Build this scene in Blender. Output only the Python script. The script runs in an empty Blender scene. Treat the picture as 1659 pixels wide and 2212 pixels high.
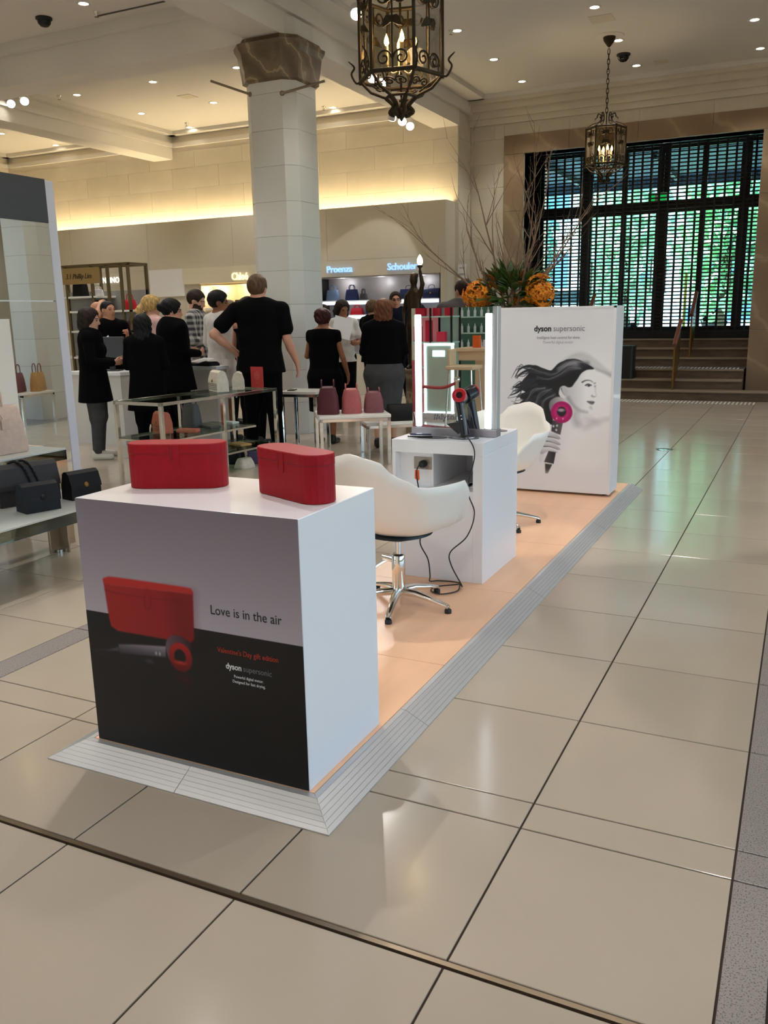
import bpy, bmesh, math, random
import numpy as np
from mathutils import Vector, Matrix
random.seed(7); RNG = np.random.default_rng(7)
scene = bpy.context.scene
COL = scene.collection
R = math.radians
# ---------------------------------------------------------------- camera
F_PX, YAW, PITCH, ROLL = 1854.53, R(-25.971), R(-12.928), R(-1.1456)
def cam_basis():
    f = Vector((math.sin(YAW)*math.cos(PITCH), math.cos(YAW)*math.cos(PITCH), math.sin(PITCH)))
    r = Vector((math.cos(YAW), -math.sin(YAW), 0)); u = r.cross(f)
    c, s = math.cos(ROLL), math.sin(ROLL)
    return c*r+s*u, -s*r+c*u, f
CR, CU, CF = cam_basis()
CAM = Vector((0, 0, 1.45))
cd = bpy.data.cameras.new('camera'); cam = bpy.data.objects.new('camera', cd); COL.objects.link(cam)
cd.sensor_fit = 'HORIZONTAL'; cd.sensor_width = 36; cd.lens = 36*F_PX/1659; cd.clip_start = .05; cd.clip_end = 300
m = Matrix((CR, CU, -CF)).transposed().to_4x4(); m.translation = CAM; cam.matrix_world = m
scene.camera = cam
# ---------------------------------------------------------------- world, exposure
w = bpy.data.worlds.new('world'); scene.world = w; w.use_nodes = True
nt = w.node_tree; bg = nt.nodes['Background']; sky = nt.nodes.new('ShaderNodeTexSky')
sky.sky_type = 'NISHITA'; sky.sun_elevation = R(52); sky.sun_rotation = R(245); sky.sun_intensity = .5; sky.sun_disc = True
nt.links.new(sky.outputs[0], bg.inputs[0]); bg.inputs[1].default_value = 1.1
vs = scene.view_settings; vs.view_transform = 'Standard'; vs.look = 'None'; vs.gamma = 1; vs.exposure = 0.0; vs.use_curve_mapping = False
KL = 0.9                       # scale of every lamp in the hall
# ---------------------------------------------------------------- materials
MAT = {}
def lin(c):
    return tuple(((x/255)/12.92 if x/255 <= .04045 else ((x/255+.055)/1.055)**2.4) for x in c)
def mat(name, rgb, rough=.5, metal=0, spec=.5, emit=None, es=0, noise=None, bump=None, coat=0, sheen=0, rnd=0):
    """rgb in sRGB 0-255; noise=(scale, amount, stretch) colour mottling; bump=(scale, strength)"""
    if name in MAT: return MAT[name]
    m = bpy.data.materials.new(name); m.use_nodes = True; t = m.node_tree; b = t.nodes['Principled BSDF']
    col = lin(rgb); b.inputs['Base Color'].default_value = (*col, 1)
    b.inputs['Roughness'].default_value = rough; b.inputs['Metallic'].default_value = metal
    b.inputs['Specular IOR Level'].default_value = spec
    b.inputs['Coat Weight'].default_value = coat; b.inputs['Sheen Weight'].default_value = sheen
    tc = None
    if noise or bump or rnd:
        tc = t.nodes.new('ShaderNodeTexCoord')
    src = None
    if noise:
        mp = t.nodes.new('ShaderNodeMapping'); mp.inputs['Scale'].default_value = noise[2] if len(noise) > 2 else (1, 1, 1)
        t.links.new(tc.outputs['Object'], mp.inputs[0])
        n = t.nodes.new('ShaderNodeTexNoise'); n.inputs['Scale'].default_value = noise[0]; n.inputs['Detail'].default_value = 6
        t.links.new(mp.outputs[0], n.inputs['Vector'])
        rp = t.nodes.new('ShaderNodeValToRGB')
        a = noise[1]
        rp.color_ramp.elements[0].color = (*[max(0, c*(1-a)) for c in col], 1); rp.color_ramp.elements[0].position = .3
        rp.color_ramp.elements[1].color = (*[min(1, c*(1+a)) for c in col], 1); rp.color_ramp.elements[1].position = .7
        t.links.new(n.outputs[0], rp.inputs[0]); src = rp.outputs[0]
    if rnd:
        oi = t.nodes.new('ShaderNodeObjectInfo'); hs = t.nodes.new('ShaderNodeHueSaturation')
        mr = t.nodes.new('ShaderNodeMapRange'); mr.inputs[3].default_value = 1-rnd; mr.inputs[4].default_value = 1+rnd
        t.links.new(oi.outputs['Random'], mr.inputs[0]); t.links.new(mr.outputs[0], hs.inputs['Value'])
        if src: t.links.new(src, hs.inputs['Color'])
        else: hs.inputs['Color'].default_value = (*col, 1)
        src = hs.outputs[0]
    if src: t.links.new(src, b.inputs['Base Color'])
    if bump:
        n2 = t.nodes.new('ShaderNodeTexNoise'); n2.inputs['Scale'].default_value = bump[0]; n2.inputs['Detail'].default_value = 4
        t.links.new(tc.outputs['Object'], n2.inputs['Vector'])
        bp = t.nodes.new('ShaderNodeBump'); bp.inputs['Strength'].default_value = bump[1]; bp.inputs['Distance'].default_value = .004
        t.links.new(n2.outputs[0], bp.inputs['Height']); t.links.new(bp.outputs[0], b.inputs['Normal'])
    if emit:
        b.inputs['Emission Color'].default_value = (*lin(emit), 1); b.inputs['Emission Strength'].default_value = es
    MAT[name] = m; return m
def glass(name, tint=(235, 245, 242), refl=.9, rough=0):
    """clear pane: lets light straight through, reflects by angle"""
    if name in MAT: return MAT[name]
    m = bpy.data.materials.new(name); m.use_nodes = True; t = m.node_tree; t.nodes.clear()
    o = t.nodes.new('ShaderNodeOutputMaterial'); mx = t.nodes.new('ShaderNodeMixShader')
    tr = t.nodes.new('ShaderNodeBsdfTransparent'); gl = t.nodes.new('ShaderNodeBsdfGlossy'); fr = t.nodes.new('ShaderNodeFresnel')
    tr.inputs[0].default_value = (*lin(tint), 1); gl.inputs['Roughness'].default_value = rough; fr.inputs[0].default_value = 1.5
    ml = t.nodes.new('ShaderNodeMath'); ml.operation = 'MULTIPLY'; ml.inputs[1].default_value = refl
    t.links.new(fr.outputs[0], ml.inputs[0]); t.links.new(ml.outputs[0], mx.inputs[0])
    t.links.new(tr.outputs[0], mx.inputs[1]); t.links.new(gl.outputs[0], mx.inputs[2]); t.links.new(mx.outputs[0], o.inputs[0])
    MAT[name] = m; return m
def veined(name, base, vein, scale=3, rough=.2, width=.06, dist=6, dark=None):
    if name in MAT: return MAT[name]
    m = mat(name, base, rough); t = m.node_tree; b = t.nodes['Principled BSDF']
    tc = t.nodes.new('ShaderNodeTexCoord'); wv = t.nodes.new('ShaderNodeTexWave'); wv.inputs['Scale'].default_value = scale
    wv.inputs['Distortion'].default_value = dist; wv.inputs['Detail'].default_value = 5; wv.bands_direction = 'DIAGONAL'
    wv.inputs['Detail Scale'].default_value = 1.6
    rp = t.nodes.new('ShaderNodeValToRGB'); e = rp.color_ramp.elements
    e[0].position = .0; e[0].color = (*lin(dark or base), 1); e[1].position = 1; e[1].color = (*lin(vein), 1)
    x = e.new(1-width); x.color = (*lin(base), 1)
    t.links.new(tc.outputs['Object'], wv.inputs['Vector']); t.links.new(wv.outputs['Fac'], rp.inputs[0]); t.links.new(rp.outputs[0], b.inputs['Base Color'])
    return m
def speckle(name, base, dark, scale=260, rough=.3, thr=.36):
    if name in MAT: return MAT[name]
    m = mat(name, base, rough); t = m.node_tree; b = t.nodes['Principled BSDF']
    tc = t.nodes.new('ShaderNodeTexCoord'); n = t.nodes.new('ShaderNodeTexNoise'); n.inputs['Scale'].default_value = scale; n.inputs['Detail'].default_value = 2
    rp = t.nodes.new('ShaderNodeValToRGB'); e = rp.color_ramp.elements
    e[0].position = thr; e[0].color = (*lin(dark), 1); e[1].position = thr+.1; e[1].color = (*lin(base), 1)
    t.links.new(tc.outputs['Object'], n.inputs['Vector']); t.links.new(n.outputs[0], rp.inputs[0]); t.links.new(rp.outputs[0], b.inputs['Base Color'])
    return m
def vcol_mat(name, rough=.45, spec=.4):
    if name in MAT: return MAT[name]
    m = bpy.data.materials.new(name); m.use_nodes = True; t = m.node_tree; b = t.nodes['Principled BSDF']
    b.inputs['Roughness'].default_value = rough; b.inputs['Specular IOR Level'].default_value = spec
    a = t.nodes.new('ShaderNodeAttribute'); a.attribute_name = 'print'
    t.links.new(a.outputs['Color'], b.inputs['Base Color']); MAT[name] = m; return m
# ---------------------------------------------------------------- mesh helpers
def rotz(a): return Matrix.Rotation(a, 3, 'Z')
class MB:
    def __init__(s): s.v = []; s.f = []; s.sm = []
    def add(s, vs, fs, smooth=False):
        o = len(s.v); s.v += [tuple(v) for v in vs]; s.f += [tuple(i+o for i in f) for f in fs]; s.sm += [smooth]*len(fs); return s
    def box(s, lo, hi, M=None, c=0):
        """box lo..hi, M = 3x3 rotation about its centre, c = chamfer"""
        lo = Vector(lo); hi = Vector(hi); ce = (lo+hi)/2; h = (hi-lo)/2
        if c <= 0:
            vs = [Vector((x, y, z)) for x in (-h.x, h.x) for y in (-h.y, h.y) for z in (-h.z, h.z)]
            fs = [(0, 1, 3, 2), (4, 6, 7, 5), (0, 4, 5, 1), (2, 3, 7, 6), (0, 2, 6, 4), (1, 5, 7, 3)]
        else:
            c = min(c, h.x*.95, h.y*.95, h.z*.95); vs = []; idx = {}
            for x in (-1, 1):
                for y in (-1, 1):
                    for z in (-1, 1):
                        for ax in range(3):
                            p = [x*(h.x-c), y*(h.y-c), z*(h.z-c)]; p[ax] = (x*h.x, y*h.y, z*h.z)[ax]
                            idx[(x, y, z, ax)] = len(vs); vs.append(Vector(p))
            fs = []
            for ax in range(3):
                a, b = (ax+1) % 3, (ax+2) % 3
                for sg in (-1, 1):
                    q = []
                    for (i, j) in ((-1, -1), (1, -1), (1, 1), (-1, 1)):
                        k = [0, 0, 0]; k[ax] = sg; k[a] = i; k[b] = j; q.append(idx[(*k, ax)])
                    fs.append(q if sg > 0 else q[::-1])
            for ax in range(3):
                a, b = (ax+1) % 3, (ax+2) % 3
                for i in (-1, 1):
                    for j in (-1, 1):
                        def key(sg, t):
                            k = [0, 0, 0]; k[ax] = sg; k[a] = i; k[b] = j; return idx[(*k, t)]
                        q = [key(-1, a), key(1, a), key(1, b), key(-1, b)]
                        fs.append(q if i*j < 0 else q[::-1])
            for x in (-1, 1):
                for y in (-1, 1):
                    for z in (-1, 1):
                        q = [idx[(x, y, z, a)] for a in range(3)]; fs.append(q if x*y*z > 0 else q[::-1])
        if M is not None: vs = [M @ v for v in vs]
        return s.add([v+ce for v in vs], fs)
    def tube(s, pts, r, n=8, caps=True, closed=False, flat=None):
        pts = [Vector(p) for p in pts]; k = len(pts); rr = r if hasattr(r, '__len__') else [r]*k
        vs = []; up = None
        for i in range(k):
            if closed: d = pts[(i+1) % k]-pts[i-1]
            else: d = pts[min(i+1, k-1)]-pts[max(i-1, 0)]
            d = d.normalized() if d.length > 1e-9 else Vector((0, 0, 1))
            if up is None:
                up = Vector((0, 0, 1)) if abs(d.z) < .9 else Vector((1, 0, 0))
            a = d.cross(up); a = a.normalized() if a.length > 1e-6 else d.orthogonal().normalized()
            b = a.cross(d).normalized(); up = b
            for j in range(n):
                t = 2*math.pi*j/n
                vs.append(pts[i]+(a*math.cos(t)+b*math.sin(t)*(flat or 1))*rr[i])
        fs = []
        for i in range(k if closed else k-1):
            i2 = (i+1) % k
            for j in range(n): fs.append((i*n+j, i*n+(j+1) % n, i2*n+(j+1) % n, i2*n+j))
        s.add(vs, fs, True)
        if caps and not closed: s.add(vs[:n], [tuple(range(n))[::-1]]); s.add(vs[-n:], [tuple(range(n))])
        return s
    def lathe(s, prof, n=16, o=(0, 0, 0), smooth=True, ph=0, M=None):
        o = Vector(o); vs = []
        for (r, z) in prof:
            for j in range(n):
                t = 2*math.pi*(j+ph)/n; p = Vector((r*math.cos(t), r*math.sin(t), z))
                vs.append((M @ p if M is not None else p)+o)
        k = len(prof); fs = [(i*n+j, i*n+(j+1) % n, (i+1)*n+(j+1) % n, (i+1)*n+j) for i in range(k-1) for j in range(n)]
        s.add(vs, fs, smooth)
        if prof[0][0] > 1e-5: s.add(vs[:n], [tuple(range(n))[::-1]])
        if prof[-1][0] > 1e-5: s.add(vs[-n:], [tuple(range(n))])
        return s
    def prism(s, poly, h0, h1, plane='XY', M=None, o=(0, 0, 0), smooth=False, cap=True):
        """extrude a 2-D outline: XY along z, XZ along y, YZ along x"""
        def P(a, b, h): return Vector({'XY': (a, b, h), 'XZ': (a, h, b), 'YZ': (h, a, b)}[plane])
        o = Vector(o); n = len(poly); vs = [P(a, b, h) for h in (h0, h1) for a, b in poly]
        if M is not None: vs = [M @ v for v in vs]
        vs = [v+o for v in vs]
        s.add(vs, [(i, (i+1) % n, n+(i+1) % n, n+i) for i in range(n)], smooth)
        if cap: s.add(vs[:n], [tuple(range(n))[::-1]]); s.add(vs[n:], [tuple(range(n))])
        return s
    def loft(s, rings, caps=True, smooth=True, closed=True):
        n = len(rings[0]); vs = [Vector(p) for r in rings for p in r]
        fs = [(i*n+j, i*n+(j+1) % n, (i+1)*n+(j+1) % n, (i+1)*n+j) for i in range(len(rings)-1) for j in range(n if closed else n-1)]
        s.add(vs, fs, smooth)
        if caps: s.add(vs[:n], [tuple(range(n))[::-1]]); s.add(vs[-n:], [tuple(range(n))])
        return s
    def sphere(s, c, r, n=12, k=8):
        r = r if hasattr(r, '__len__') else (r, r, r); vs = []
        for i in range(k+1):
            a = math.pi*i/k
            for j in range(n):
                t = 2*math.pi*j/n; vs.append((c[0]+r[0]*math.sin(a)*math.cos(t), c[1]+r[1]*math.sin(a)*math.sin(t), c[2]-r[2]*math.cos(a)))
        return s.add(vs, [(i*n+j, i*n+(j+1) % n, (i+1)*n+(j+1) % n, (i+1)*n+j) for i in range(k) for j in range(n)], True)
    def mesh(s, name):
        me = bpy.data.meshes.new(name); me.from_pydata(s.v, [], s.f)
        me.polygons.foreach_set('use_smooth', s.sm); 
        bm = bmesh.new(); bm.from_mesh(me); bmesh.ops.recalc_face_normals(bm, faces=bm.faces); bm.to_mesh(me); bm.free()
        return me
    def build(s, name, material, parent=None, loc=None, rz=None):
        return obj(name, s.mesh(name), material, parent, loc, rz)
def obj(name, me, material, parent=None, loc=None, rz=None):
    o = bpy.data.objects.new(name, me); COL.objects.link(o)
    if material is not None and not me.materials: me.materials.append(material)
    if parent is not None: o.parent = parent
    if loc is not None: o.location = loc
    if rz is not None: o.rotation_euler = (0, 0, rz)
    return o
def tag(o, label, cat, group=None):
    o['label'] = label; o['category'] = cat
    if group: o['group'] = group
    return o
def thing(name, label, cat, loc=(0, 0, 0), rz=0, group=None):
    o = bpy.data.objects.new(name, None); COL.objects.link(o); o.empty_display_size = .1
    o.location = loc; o.rotation_euler = (0, 0, rz); return tag(o, label, cat, group)
def struct(o, label=None):
    o['kind'] = 'structure'
    if label: o['label'] = label
    return o
KIDS = {}
def kids(o): return [c for c in bpy.data.objects if c.parent == o]
def copy_tree(o, loc=None, rz=None, label=None, group=None, parent=None):
    c = o.copy(); COL.objects.link(c); c.parent = parent
    if loc is not None: c.location = loc
    if rz is not None: c.rotation_euler = (0, 0, rz)
    if label: c['label'] = label
    if group: c['group'] = group
    for k in kids(o): copy_tree(k, parent=c)
    return c
def text_mesh(body, size, depth=.002, align='CENTER', shear=0, space=1, offset=0, wscale=1):
    cu = bpy.data.curves.new('lettering', 'FONT'); cu.body = body; cu.size = size; cu.extrude = depth; cu.align_x = align
    cu.shear = shear; cu.space_character = space; cu.offset = offset; cu.resolution_u = 3
    t = bpy.data.objects.new('lettering_tmp', cu); COL.objects.link(t)
    me = bpy.data.meshes.new_from_object(t.evaluated_get(bpy.context.evaluated_depsgraph_get()))
    bpy.data.objects.remove(t); bpy.data.curves.remove(cu)
    if wscale != 1:
        for v in me.vertices: v.co.x *= wscale
    me.materials.clear()
    return me
def lettering(body, size, loc, material, parent=None, name='lettering', rot=(R(90), 0, 0), **k):
    o = obj(name, text_mesh(body, size, **k), material, parent, loc); o.rotation_euler = rot; return o
def bez(p, n=16):
    """Catmull-Rom through the points (2-D or 3-D)"""
    P = [np.array(q, float) for q in p]; out = []
    for i in range(len(P)-1):
        a = P[max(i-1, 0)]; b = P[i]; c = P[i+1]; d = P[min(i+2, len(P)-1)]
        for t in np.linspace(0, 1, n, endpoint=False):
            out.append(.5*((2*b)+(-a+c)*t+(2*a-5*b+4*c-d)*t*t+(-a+3*b-3*c+d)*t**3))
    out.append(P[-1]); return out
def closed_bez(p, n=8):
    P = [np.array(q, float) for q in p]; m_ = len(P); out = []
    for i in range(m_):
        a, b, c, d = P[i-1], P[i], P[(i+1) % m_], P[(i+2) % m_]
        for t in np.linspace(0, 1, n, endpoint=False):
            out.append(.5*((2*b)+(-a+c)*t+(2*a-5*b+4*c-d)*t*t+(-a+3*b-3*c+d)*t**3))
    return out
def rrect(w, h, r, n=5):
    o = []
    for cx, cy, a0 in ((w/2-r, h/2-r, 0), (-w/2+r, h/2-r, 90), (-w/2+r, -h/2+r, 180), (w/2-r, -h/2+r, 270)):
        for i in range(n+1):
            a = R(a0+90*i/n); o.append((cx+r*math.cos(a), cy+r*math.sin(a)))
    return o
def lamp(name, kind, loc, power, col=(1, 1, 1), parent=None, size=.1, spot=None, blend=.5, target=None):
    l = bpy.data.lights.new(name, kind); l.energy = power*KL; l.color = col
    if kind == 'AREA': l.size = size
    else: l.shadow_soft_size = size
    if spot: l.spot_size = R(spot); l.spot_blend = blend
    o = bpy.data.objects.new(name, l); COL.objects.link(o); o.location = loc
    if parent is not None: o.parent = parent
    if target is not None:
        o.rotation_euler = (Vector(target)-Vector(loc)).to_track_quat('-Z', 'Y').to_euler()
    return o
WARM = (1, .8, .56); NEUT = (1, .965, .92)
# ================================================================= the hall
WX0, WX1, WY0 = -16.5, 6.5, -7.5
BAGY, DOORY, HC = 14.9, 15.5, 5.1
m_ceil = mat('ceiling_paint', (226, 222, 214), .8, bump=(30, .05))
m_plaster = mat('plaster', (214, 205, 188), .75, noise=(3, .03))
m_stone = mat('limestone', (205, 196, 178), .55, noise=(2.2, .06), rnd=.035)
m_colst = mat('pale_marble', (220, 219, 214), .35, noise=(1.6, .05, (1, 1, .4)), rnd=.03)
m_panel = mat('lining_panel', (205, 196, 178), .55)
m_tile = mat('porcelain_tile', (178, 165, 148), .15, spec=.35, noise=(1.2, .035), rnd=.03)
m_grout = mat('dark_grout', (62, 50, 40), .9)
m_terr = speckle('grey_terrazzo', (150, 143, 138), (92, 86, 82), 220, .28)
m_bronze = mat('bronze_strip', (150, 134, 114), .35, .9)
m_brown = veined('brown_marble', (124, 106, 82), (168, 150, 118), 1.5, .35, .06, 9, (100, 84, 62))
m_dframe = veined('door_marble', (148, 124, 96), (165, 142, 112), .8, .3, .1, 5, (140, 116, 90))
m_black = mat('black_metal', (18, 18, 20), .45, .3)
m_blackp = mat('black_plastic', (22, 22, 24), .5)
m_chrome = mat('chrome', (236, 234, 228), .1, 1)
m_white = mat('white_laminate', (236, 235, 236), .3)
m_brass = mat('brass', (150, 112, 58), .3, .9)
m_dull = mat('dull_brass', (116, 100, 70), .4, .7)
m_led = mat('led_strip', (255, 240, 205), .5, emit=(255, 232, 186), es=40)
m_lampw = mat('lamp_glow', (255, 250, 240), .5, emit=(255, 240, 220), es=14)
m_wood = None
# ---- floor: joints X (along Y) and Y (along X)
XJ = [-0.06, -.63, -1.205, -1.78, -2.355, -2.93]
x = -3.07
XL = []
while x > WX0: XL.append((x-.575, x)); x -= .575
cols = [(XJ[i+1], XJ[i], 't') for i in range(5)]+[(-3.07, -2.93, 'b'), (-.06, .04, 'b'), (.04, .5, 'b')]+[(a, b, 't') for a, b in XL]
x = .5
while x < WX1: cols.append((x, x+.575, 't')); x += .575
YJ = [1.576, 2.15, 2.29]
while YJ[-1] < 14.7: YJ.append(YJ[-1]+.59)
YJ[-1] = 14.75
y = 1.554; YN = []
while y > WY0: YN.append((y-.59, y)); y -= .59
rows = [(YJ[i], YJ[i+1]) for i in range(len(YJ)-1)]+YN
fl = MB().box((WX0, WY0, -.2), (WX1, 14.9, -.006)).build('floor', m_grout); struct(fl, 'glossy beige stone tile floor')
def px(p):
    q = Vector(p)-CAM; d = q.dot(CF)
    return (829.5+F_PX*q.dot(CR)/d, 1106-F_PX*q.dot(CU)/d, d) if d > .1 else None
tiles = []
for (a, b, k) in cols:
    for (c, d) in rows:
        q = px(((a+b)/2, (c+d)/2, 0)); vis = q and -150 < q[0] < 1800 and q[1] < 2400
        hid = -2.1 < a and b < -1.25 and 2.3 < c < 6.9
        tiles.append((q[2] if vis and not hid else 99+abs(c), a, b, c, d, k))
tiles.sort(); TM = {}; rest = MB(); restb = MB(); G = .003
def tile_geo(mb, a, b, c, d):
    e = .0015
    lo = [(a, c, -.006), (b, c, -.006), (b, d, -.006), (a, d, -.006)]; md = [(p[0], p[1], -e) for p in lo]
    tp = [(a+e, c+e, 0), (b-e, c+e, 0), (b-e, d-e, 0), (a+e, d-e, 0)]
    vs = lo+md+tp; fs = [(8, 9, 10, 11)]
    for i in range(4): j = (i+1) % 4; fs += [(i, j, 4+j, 4+i), (4+i, 4+j, 8+j, 8+i)]
    mb.add(vs, fs)
for n, (_, a, b, c, d, k) in enumerate(tiles):
    if n < 290:
        key = (round(b-a, 3), round(d-c, 3), k)
        if key not in TM:
            mb = MB(); w2, h2 = (b-a)/2-G, (d-c)/2-G; tile_geo(mb, -w2, w2, -h2, h2); TM[key] = mb.mesh('tile')
            TM[key].materials.append(m_tile if k == 't' else m_terr)
        obj('tile', TM[key], None, fl, ((a+b)/2, (c+d)/2, 0))
    else: tile_geo(rest if k == 't' else restb, a+G, b-G, c+G, d-G)
o = rest.build('floor_tiles', m_tile, fl); o['kind'] = 'stuff'; o = restb.build('border_tiles', m_terr, fl); o['kind'] = 'stuff'
MB().box((WX0, 1.558, -.006), (WX1, 1.572, .0015)).build('expansion_strip', m_bronze, fl)
# ---- ceiling with beams
ce = MB().box((WX0, WY0, HC), (WX1, 15.5, HC+.2)).build('ceiling', m_ceil); struct(ce, 'white plaster ceiling with deep beams')
def cbox(name, lo, hi, m=m_ceil): return MB().box(lo, hi).build(name, m, ce)
HB = 4.6
for xb in (-5.91, -12.1, .55): cbox('beam', (xb-.24, WY0, HB), (xb+.24, 14.9, HC))
for yb in (9.55, 3.4, -2.7): cbox('beam', (WX0, yb-.24, HB), (-6.15, yb+.24, HC))
for yb in (3.4, -2.7): cbox('beam', (.79, yb-.24, HB), (WX1, yb+.24, HC))
cbox('beam', (.79, 9.31, HB), (WX1, 9.79, HC))
# stepped plaster mouldings round the bays
def mould(x0, x1, y0, y1, steps=((.10, 4.86, 4.97), (.3, 5.03, 5.1))):
    for wd, z0, z1 in steps:
        mb = MB().box((x0, y0, z0), (x0+wd, y1, z1)).box((x1-wd, y0, z0), (x1, y1, z1))
        mb.box((x0, y0, z0), (x1, y0+wd, z1)).box((x0, y1-wd, z0), (x1, y1, z1)); mb.build('moulding', m_ceil, ce)
mould(-5.67, .31, 3.6, 15.5, ((.06, 4.85, 5.1), (.36, 5.03, 5.1)))
mould(-11.86, -6.15, 9.79, 14.9, ((.05, 4.82, 4.9), (.16, 5.03, 5.1)))
mould(-16.5, -12.34, 9.79, 14.9, ((.05, 4.82, 4.9), (.16, 5.03, 5.1)))
mould(-11.86, -6.15, 3.64, 9.31, ((.12, 4.98, 5.1),))
for n, (x0, y0, x1, y1) in enumerate(((-8.17, 8.98, -7.09, 9.0), (-7.3, 7.4, -7.28, 8.5))):
    MB().box((x0, y0, HC-.012), (x1, y1, HC-.001)).build('air_slot', mat('slot_dark', (90, 84, 78), .8), ce)
MB().box((-5.66, 6.2, HC-.09), (-5.64, 14.6, HC-.07)).build('air_slot', MAT['slot_dark'], ce)
for (x, y, a) in ((-2.69, 12.19, .3), (-9.71, 12.7, .25), (-2.31, 14.64, .2), (-8.9, 10.7, .45)):
    MB().box((x-a/2, y-a/2, HC-.006), (x+a/2, y+a/2, HC)).build('access_panel', m_plaster, ce)
# ---- walls
wb = MB().box((WX0, BAGY, 0), (-5.69, BAGY+.25, HC)).build('wall_back', m_plaster); struct(wb, 'pale stone back wall above a hidden cove light')
bl = {}
def blocks(parent, x0, x1, zs, y, wd, name='stone_block', m=None, off=.5, dirx=True, th=.007):
    for r_, (z0, z1) in enumerate(zs):
        x = x0-(wd*off if r_ % 2 else 0)
        while x < x1-.02:
            a, b = max(x, x0), min(x+wd, x1); x += wd
            if b-a < .03: continue
            g = .0018; key = (round(b-a, 3), round(z1-z0, 3), dirx, m.name)
            if key not in bl:
                mb = MB(); h1, h2 = (b-a)/2-g, (z1-z0)/2-g
                if dirx: mb.box((-h1, 0, -h2), (h1, th, h2), c=.0015)
                else: mb.box((0, -h1, -h2), (th, h1, h2), c=.002)
                bl[key] = mb.mesh(name); bl[key].materials.append(m)
            obj(name, bl[key], None, parent, ((a+b)/2, y-th, (z0+z1)/2) if dirx else (y, (a+b)/2, (z0+z1)/2))
blocks(wb, -16.5, -5.69, [(3.3, 3.62), (3.62, 4.02), (4.02, 4.42), (4.42, 4.72)], BAGY, 1.15, m=m_stone)
wr = MB().box((-5.94, BAGY+.25, 0), (-5.69, DOORY+.25, HC)).build('wall_return', m_plaster); struct(wr)
blocks(wr, BAGY, DOORY, [(z, z+.4) for z in (.0, .4, .8, 1.2, 1.6, 2.0, 2.4, 2.8, 3.2, 3.62, 4.02, 4.42)], -5.69, .62, m=m_stone, dirx=False)
OX0, OX1, OZ = -4.684, -.85, 4.15          # door opening
wd_ = MB().box((-5.69, DOORY, 0), (OX0, DOORY+.35, HC)).box((OX1, DOORY, 0), (.8, DOORY+.35, HC)).box((OX0, DOORY, OZ), (OX1, DOORY+.35, HC)).build('wall_entrance', m_plaster)
struct(wd_, 'pale stone wall round the entrance')
zc = [(z, z+.4) for z in (.0, .4, .8, 1.2, 1.6, 2.0, 2.4, 2.8, 3.2, 3.62, 4.02)]+[(4.42, 4.66)]
blocks(wd_, -5.676, -5.05, zc, DOORY, .9, m=m_stone); blocks(wd_, -.46, .8, zc, DOORY, .9, m=m_stone)
blocks(wd_, -5.05, -.46, [(4.46, 4.66)], DOORY, 1.15, m=m_stone)
for wdn, z0, z1 in ((.05, 4.66, 4.76), (.1, 4.76, 4.87), (.2, 4.87, 4.97), (.3, 4.97, 5.1)):
    MB().box((-5.69, DOORY-wdn, z0), (.8, DOORY, z1)).build('cornice', m_plaster, wd_)
wl = MB().box((WX0-.25, WY0, 0), (WX0, 15, HC)).build('wall_left', m_plaster); struct(wl)
ww = MB().box((WX1, WY0, 0), (WX1+.25, 15, .5)).box((WX1, WY0, 4.3), (WX1+.25, 15, HC)).build('wall_right', m_plaster); struct(ww, 'right wall with added daylight windows')
yw = [-7.5, -6.9, -3.9, -3.3, -.3, .3, 3.3, 3.9, 6.9, 7.5, 10.5, 11.1, 14.1, 15]
for i in range(0, 14, 2): MB().box((WX1, yw[i], .5), (WX1+.25, yw[i+1], 4.3)).build('pier', m_plaster, ww)
for i in range(1, 13, 2):  # unseen windows, added to bring cool daylight onto the stand from the right
    wn = MB().box((WX1+.1, yw[i], .5), (WX1+.16, yw[i]+.06, 4.3)).box((WX1+.1, yw[i+1]-.06, .5), (WX1+.16, yw[i+1], 4.3)).box((WX1+.1, yw[i], 2.9), (WX1+.16, yw[i+1], 2.96)).build('window_%d' % (i//2+1), m_black); struct(wn, 'added daylight window right of the picture')
    for z0, z1 in ((.5, 2.9), (2.96, 4.3)): MB().box((WX1+.12, yw[i]+.06, z0), (WX1+.128, yw[i+1]-.06, z1)).build('pane', glass('window_glass', (234, 238, 238)), wn)
wf = MB().box((WX0, WY0-.25, 0), (WX1, WY0, .5)).box((WX0, WY0-.25, 4.3), (WX1, WY0, HC)).build('wall_front', m_plaster); struct(wf, 'front wall with added daylight windows behind the viewer')
xw = [-16.5, -15.5, -12.2, -11.4, -8.1, 6.5]
for i in range(0, 6, 2): MB().box((xw[i], WY0-.25, .5), (xw[i+1], WY0, 4.3)).build('pier', m_plaster, wf)
for i in range(1, 5, 2):  # unseen windows, added so daylight from behind lifts the ceilings
    wn = MB().box((xw[i], WY0-.16, .5), (xw[i]+.06, WY0-.1, 4.3)).box((xw[i+1]-.06, WY0-.16, .5), (xw[i+1], WY0-.1, 4.3)).box((xw[i], WY0-.16, 2.9), (xw[i+1], WY0-.1, 2.96)).build('window_%d' % (i//2+7), m_black); struct(wn, 'added daylight window behind the viewer')
    for z0, z1 in ((.5, 2.9), (2.96, 4.3)): MB().box((xw[i]+.06, WY0-.134, z0), (xw[i+1]-.06, WY0-.126, z1)).build('pane', glass('window_glass', (234, 238, 238)), wn)
w5 = MB().box((.8, BAGY, 0), (WX1, BAGY+.25, HC)).box((.55, BAGY+.25, 0), (.8, DOORY+.3, HC)).build('wall_far_right', m_plaster); struct(w5)
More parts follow.
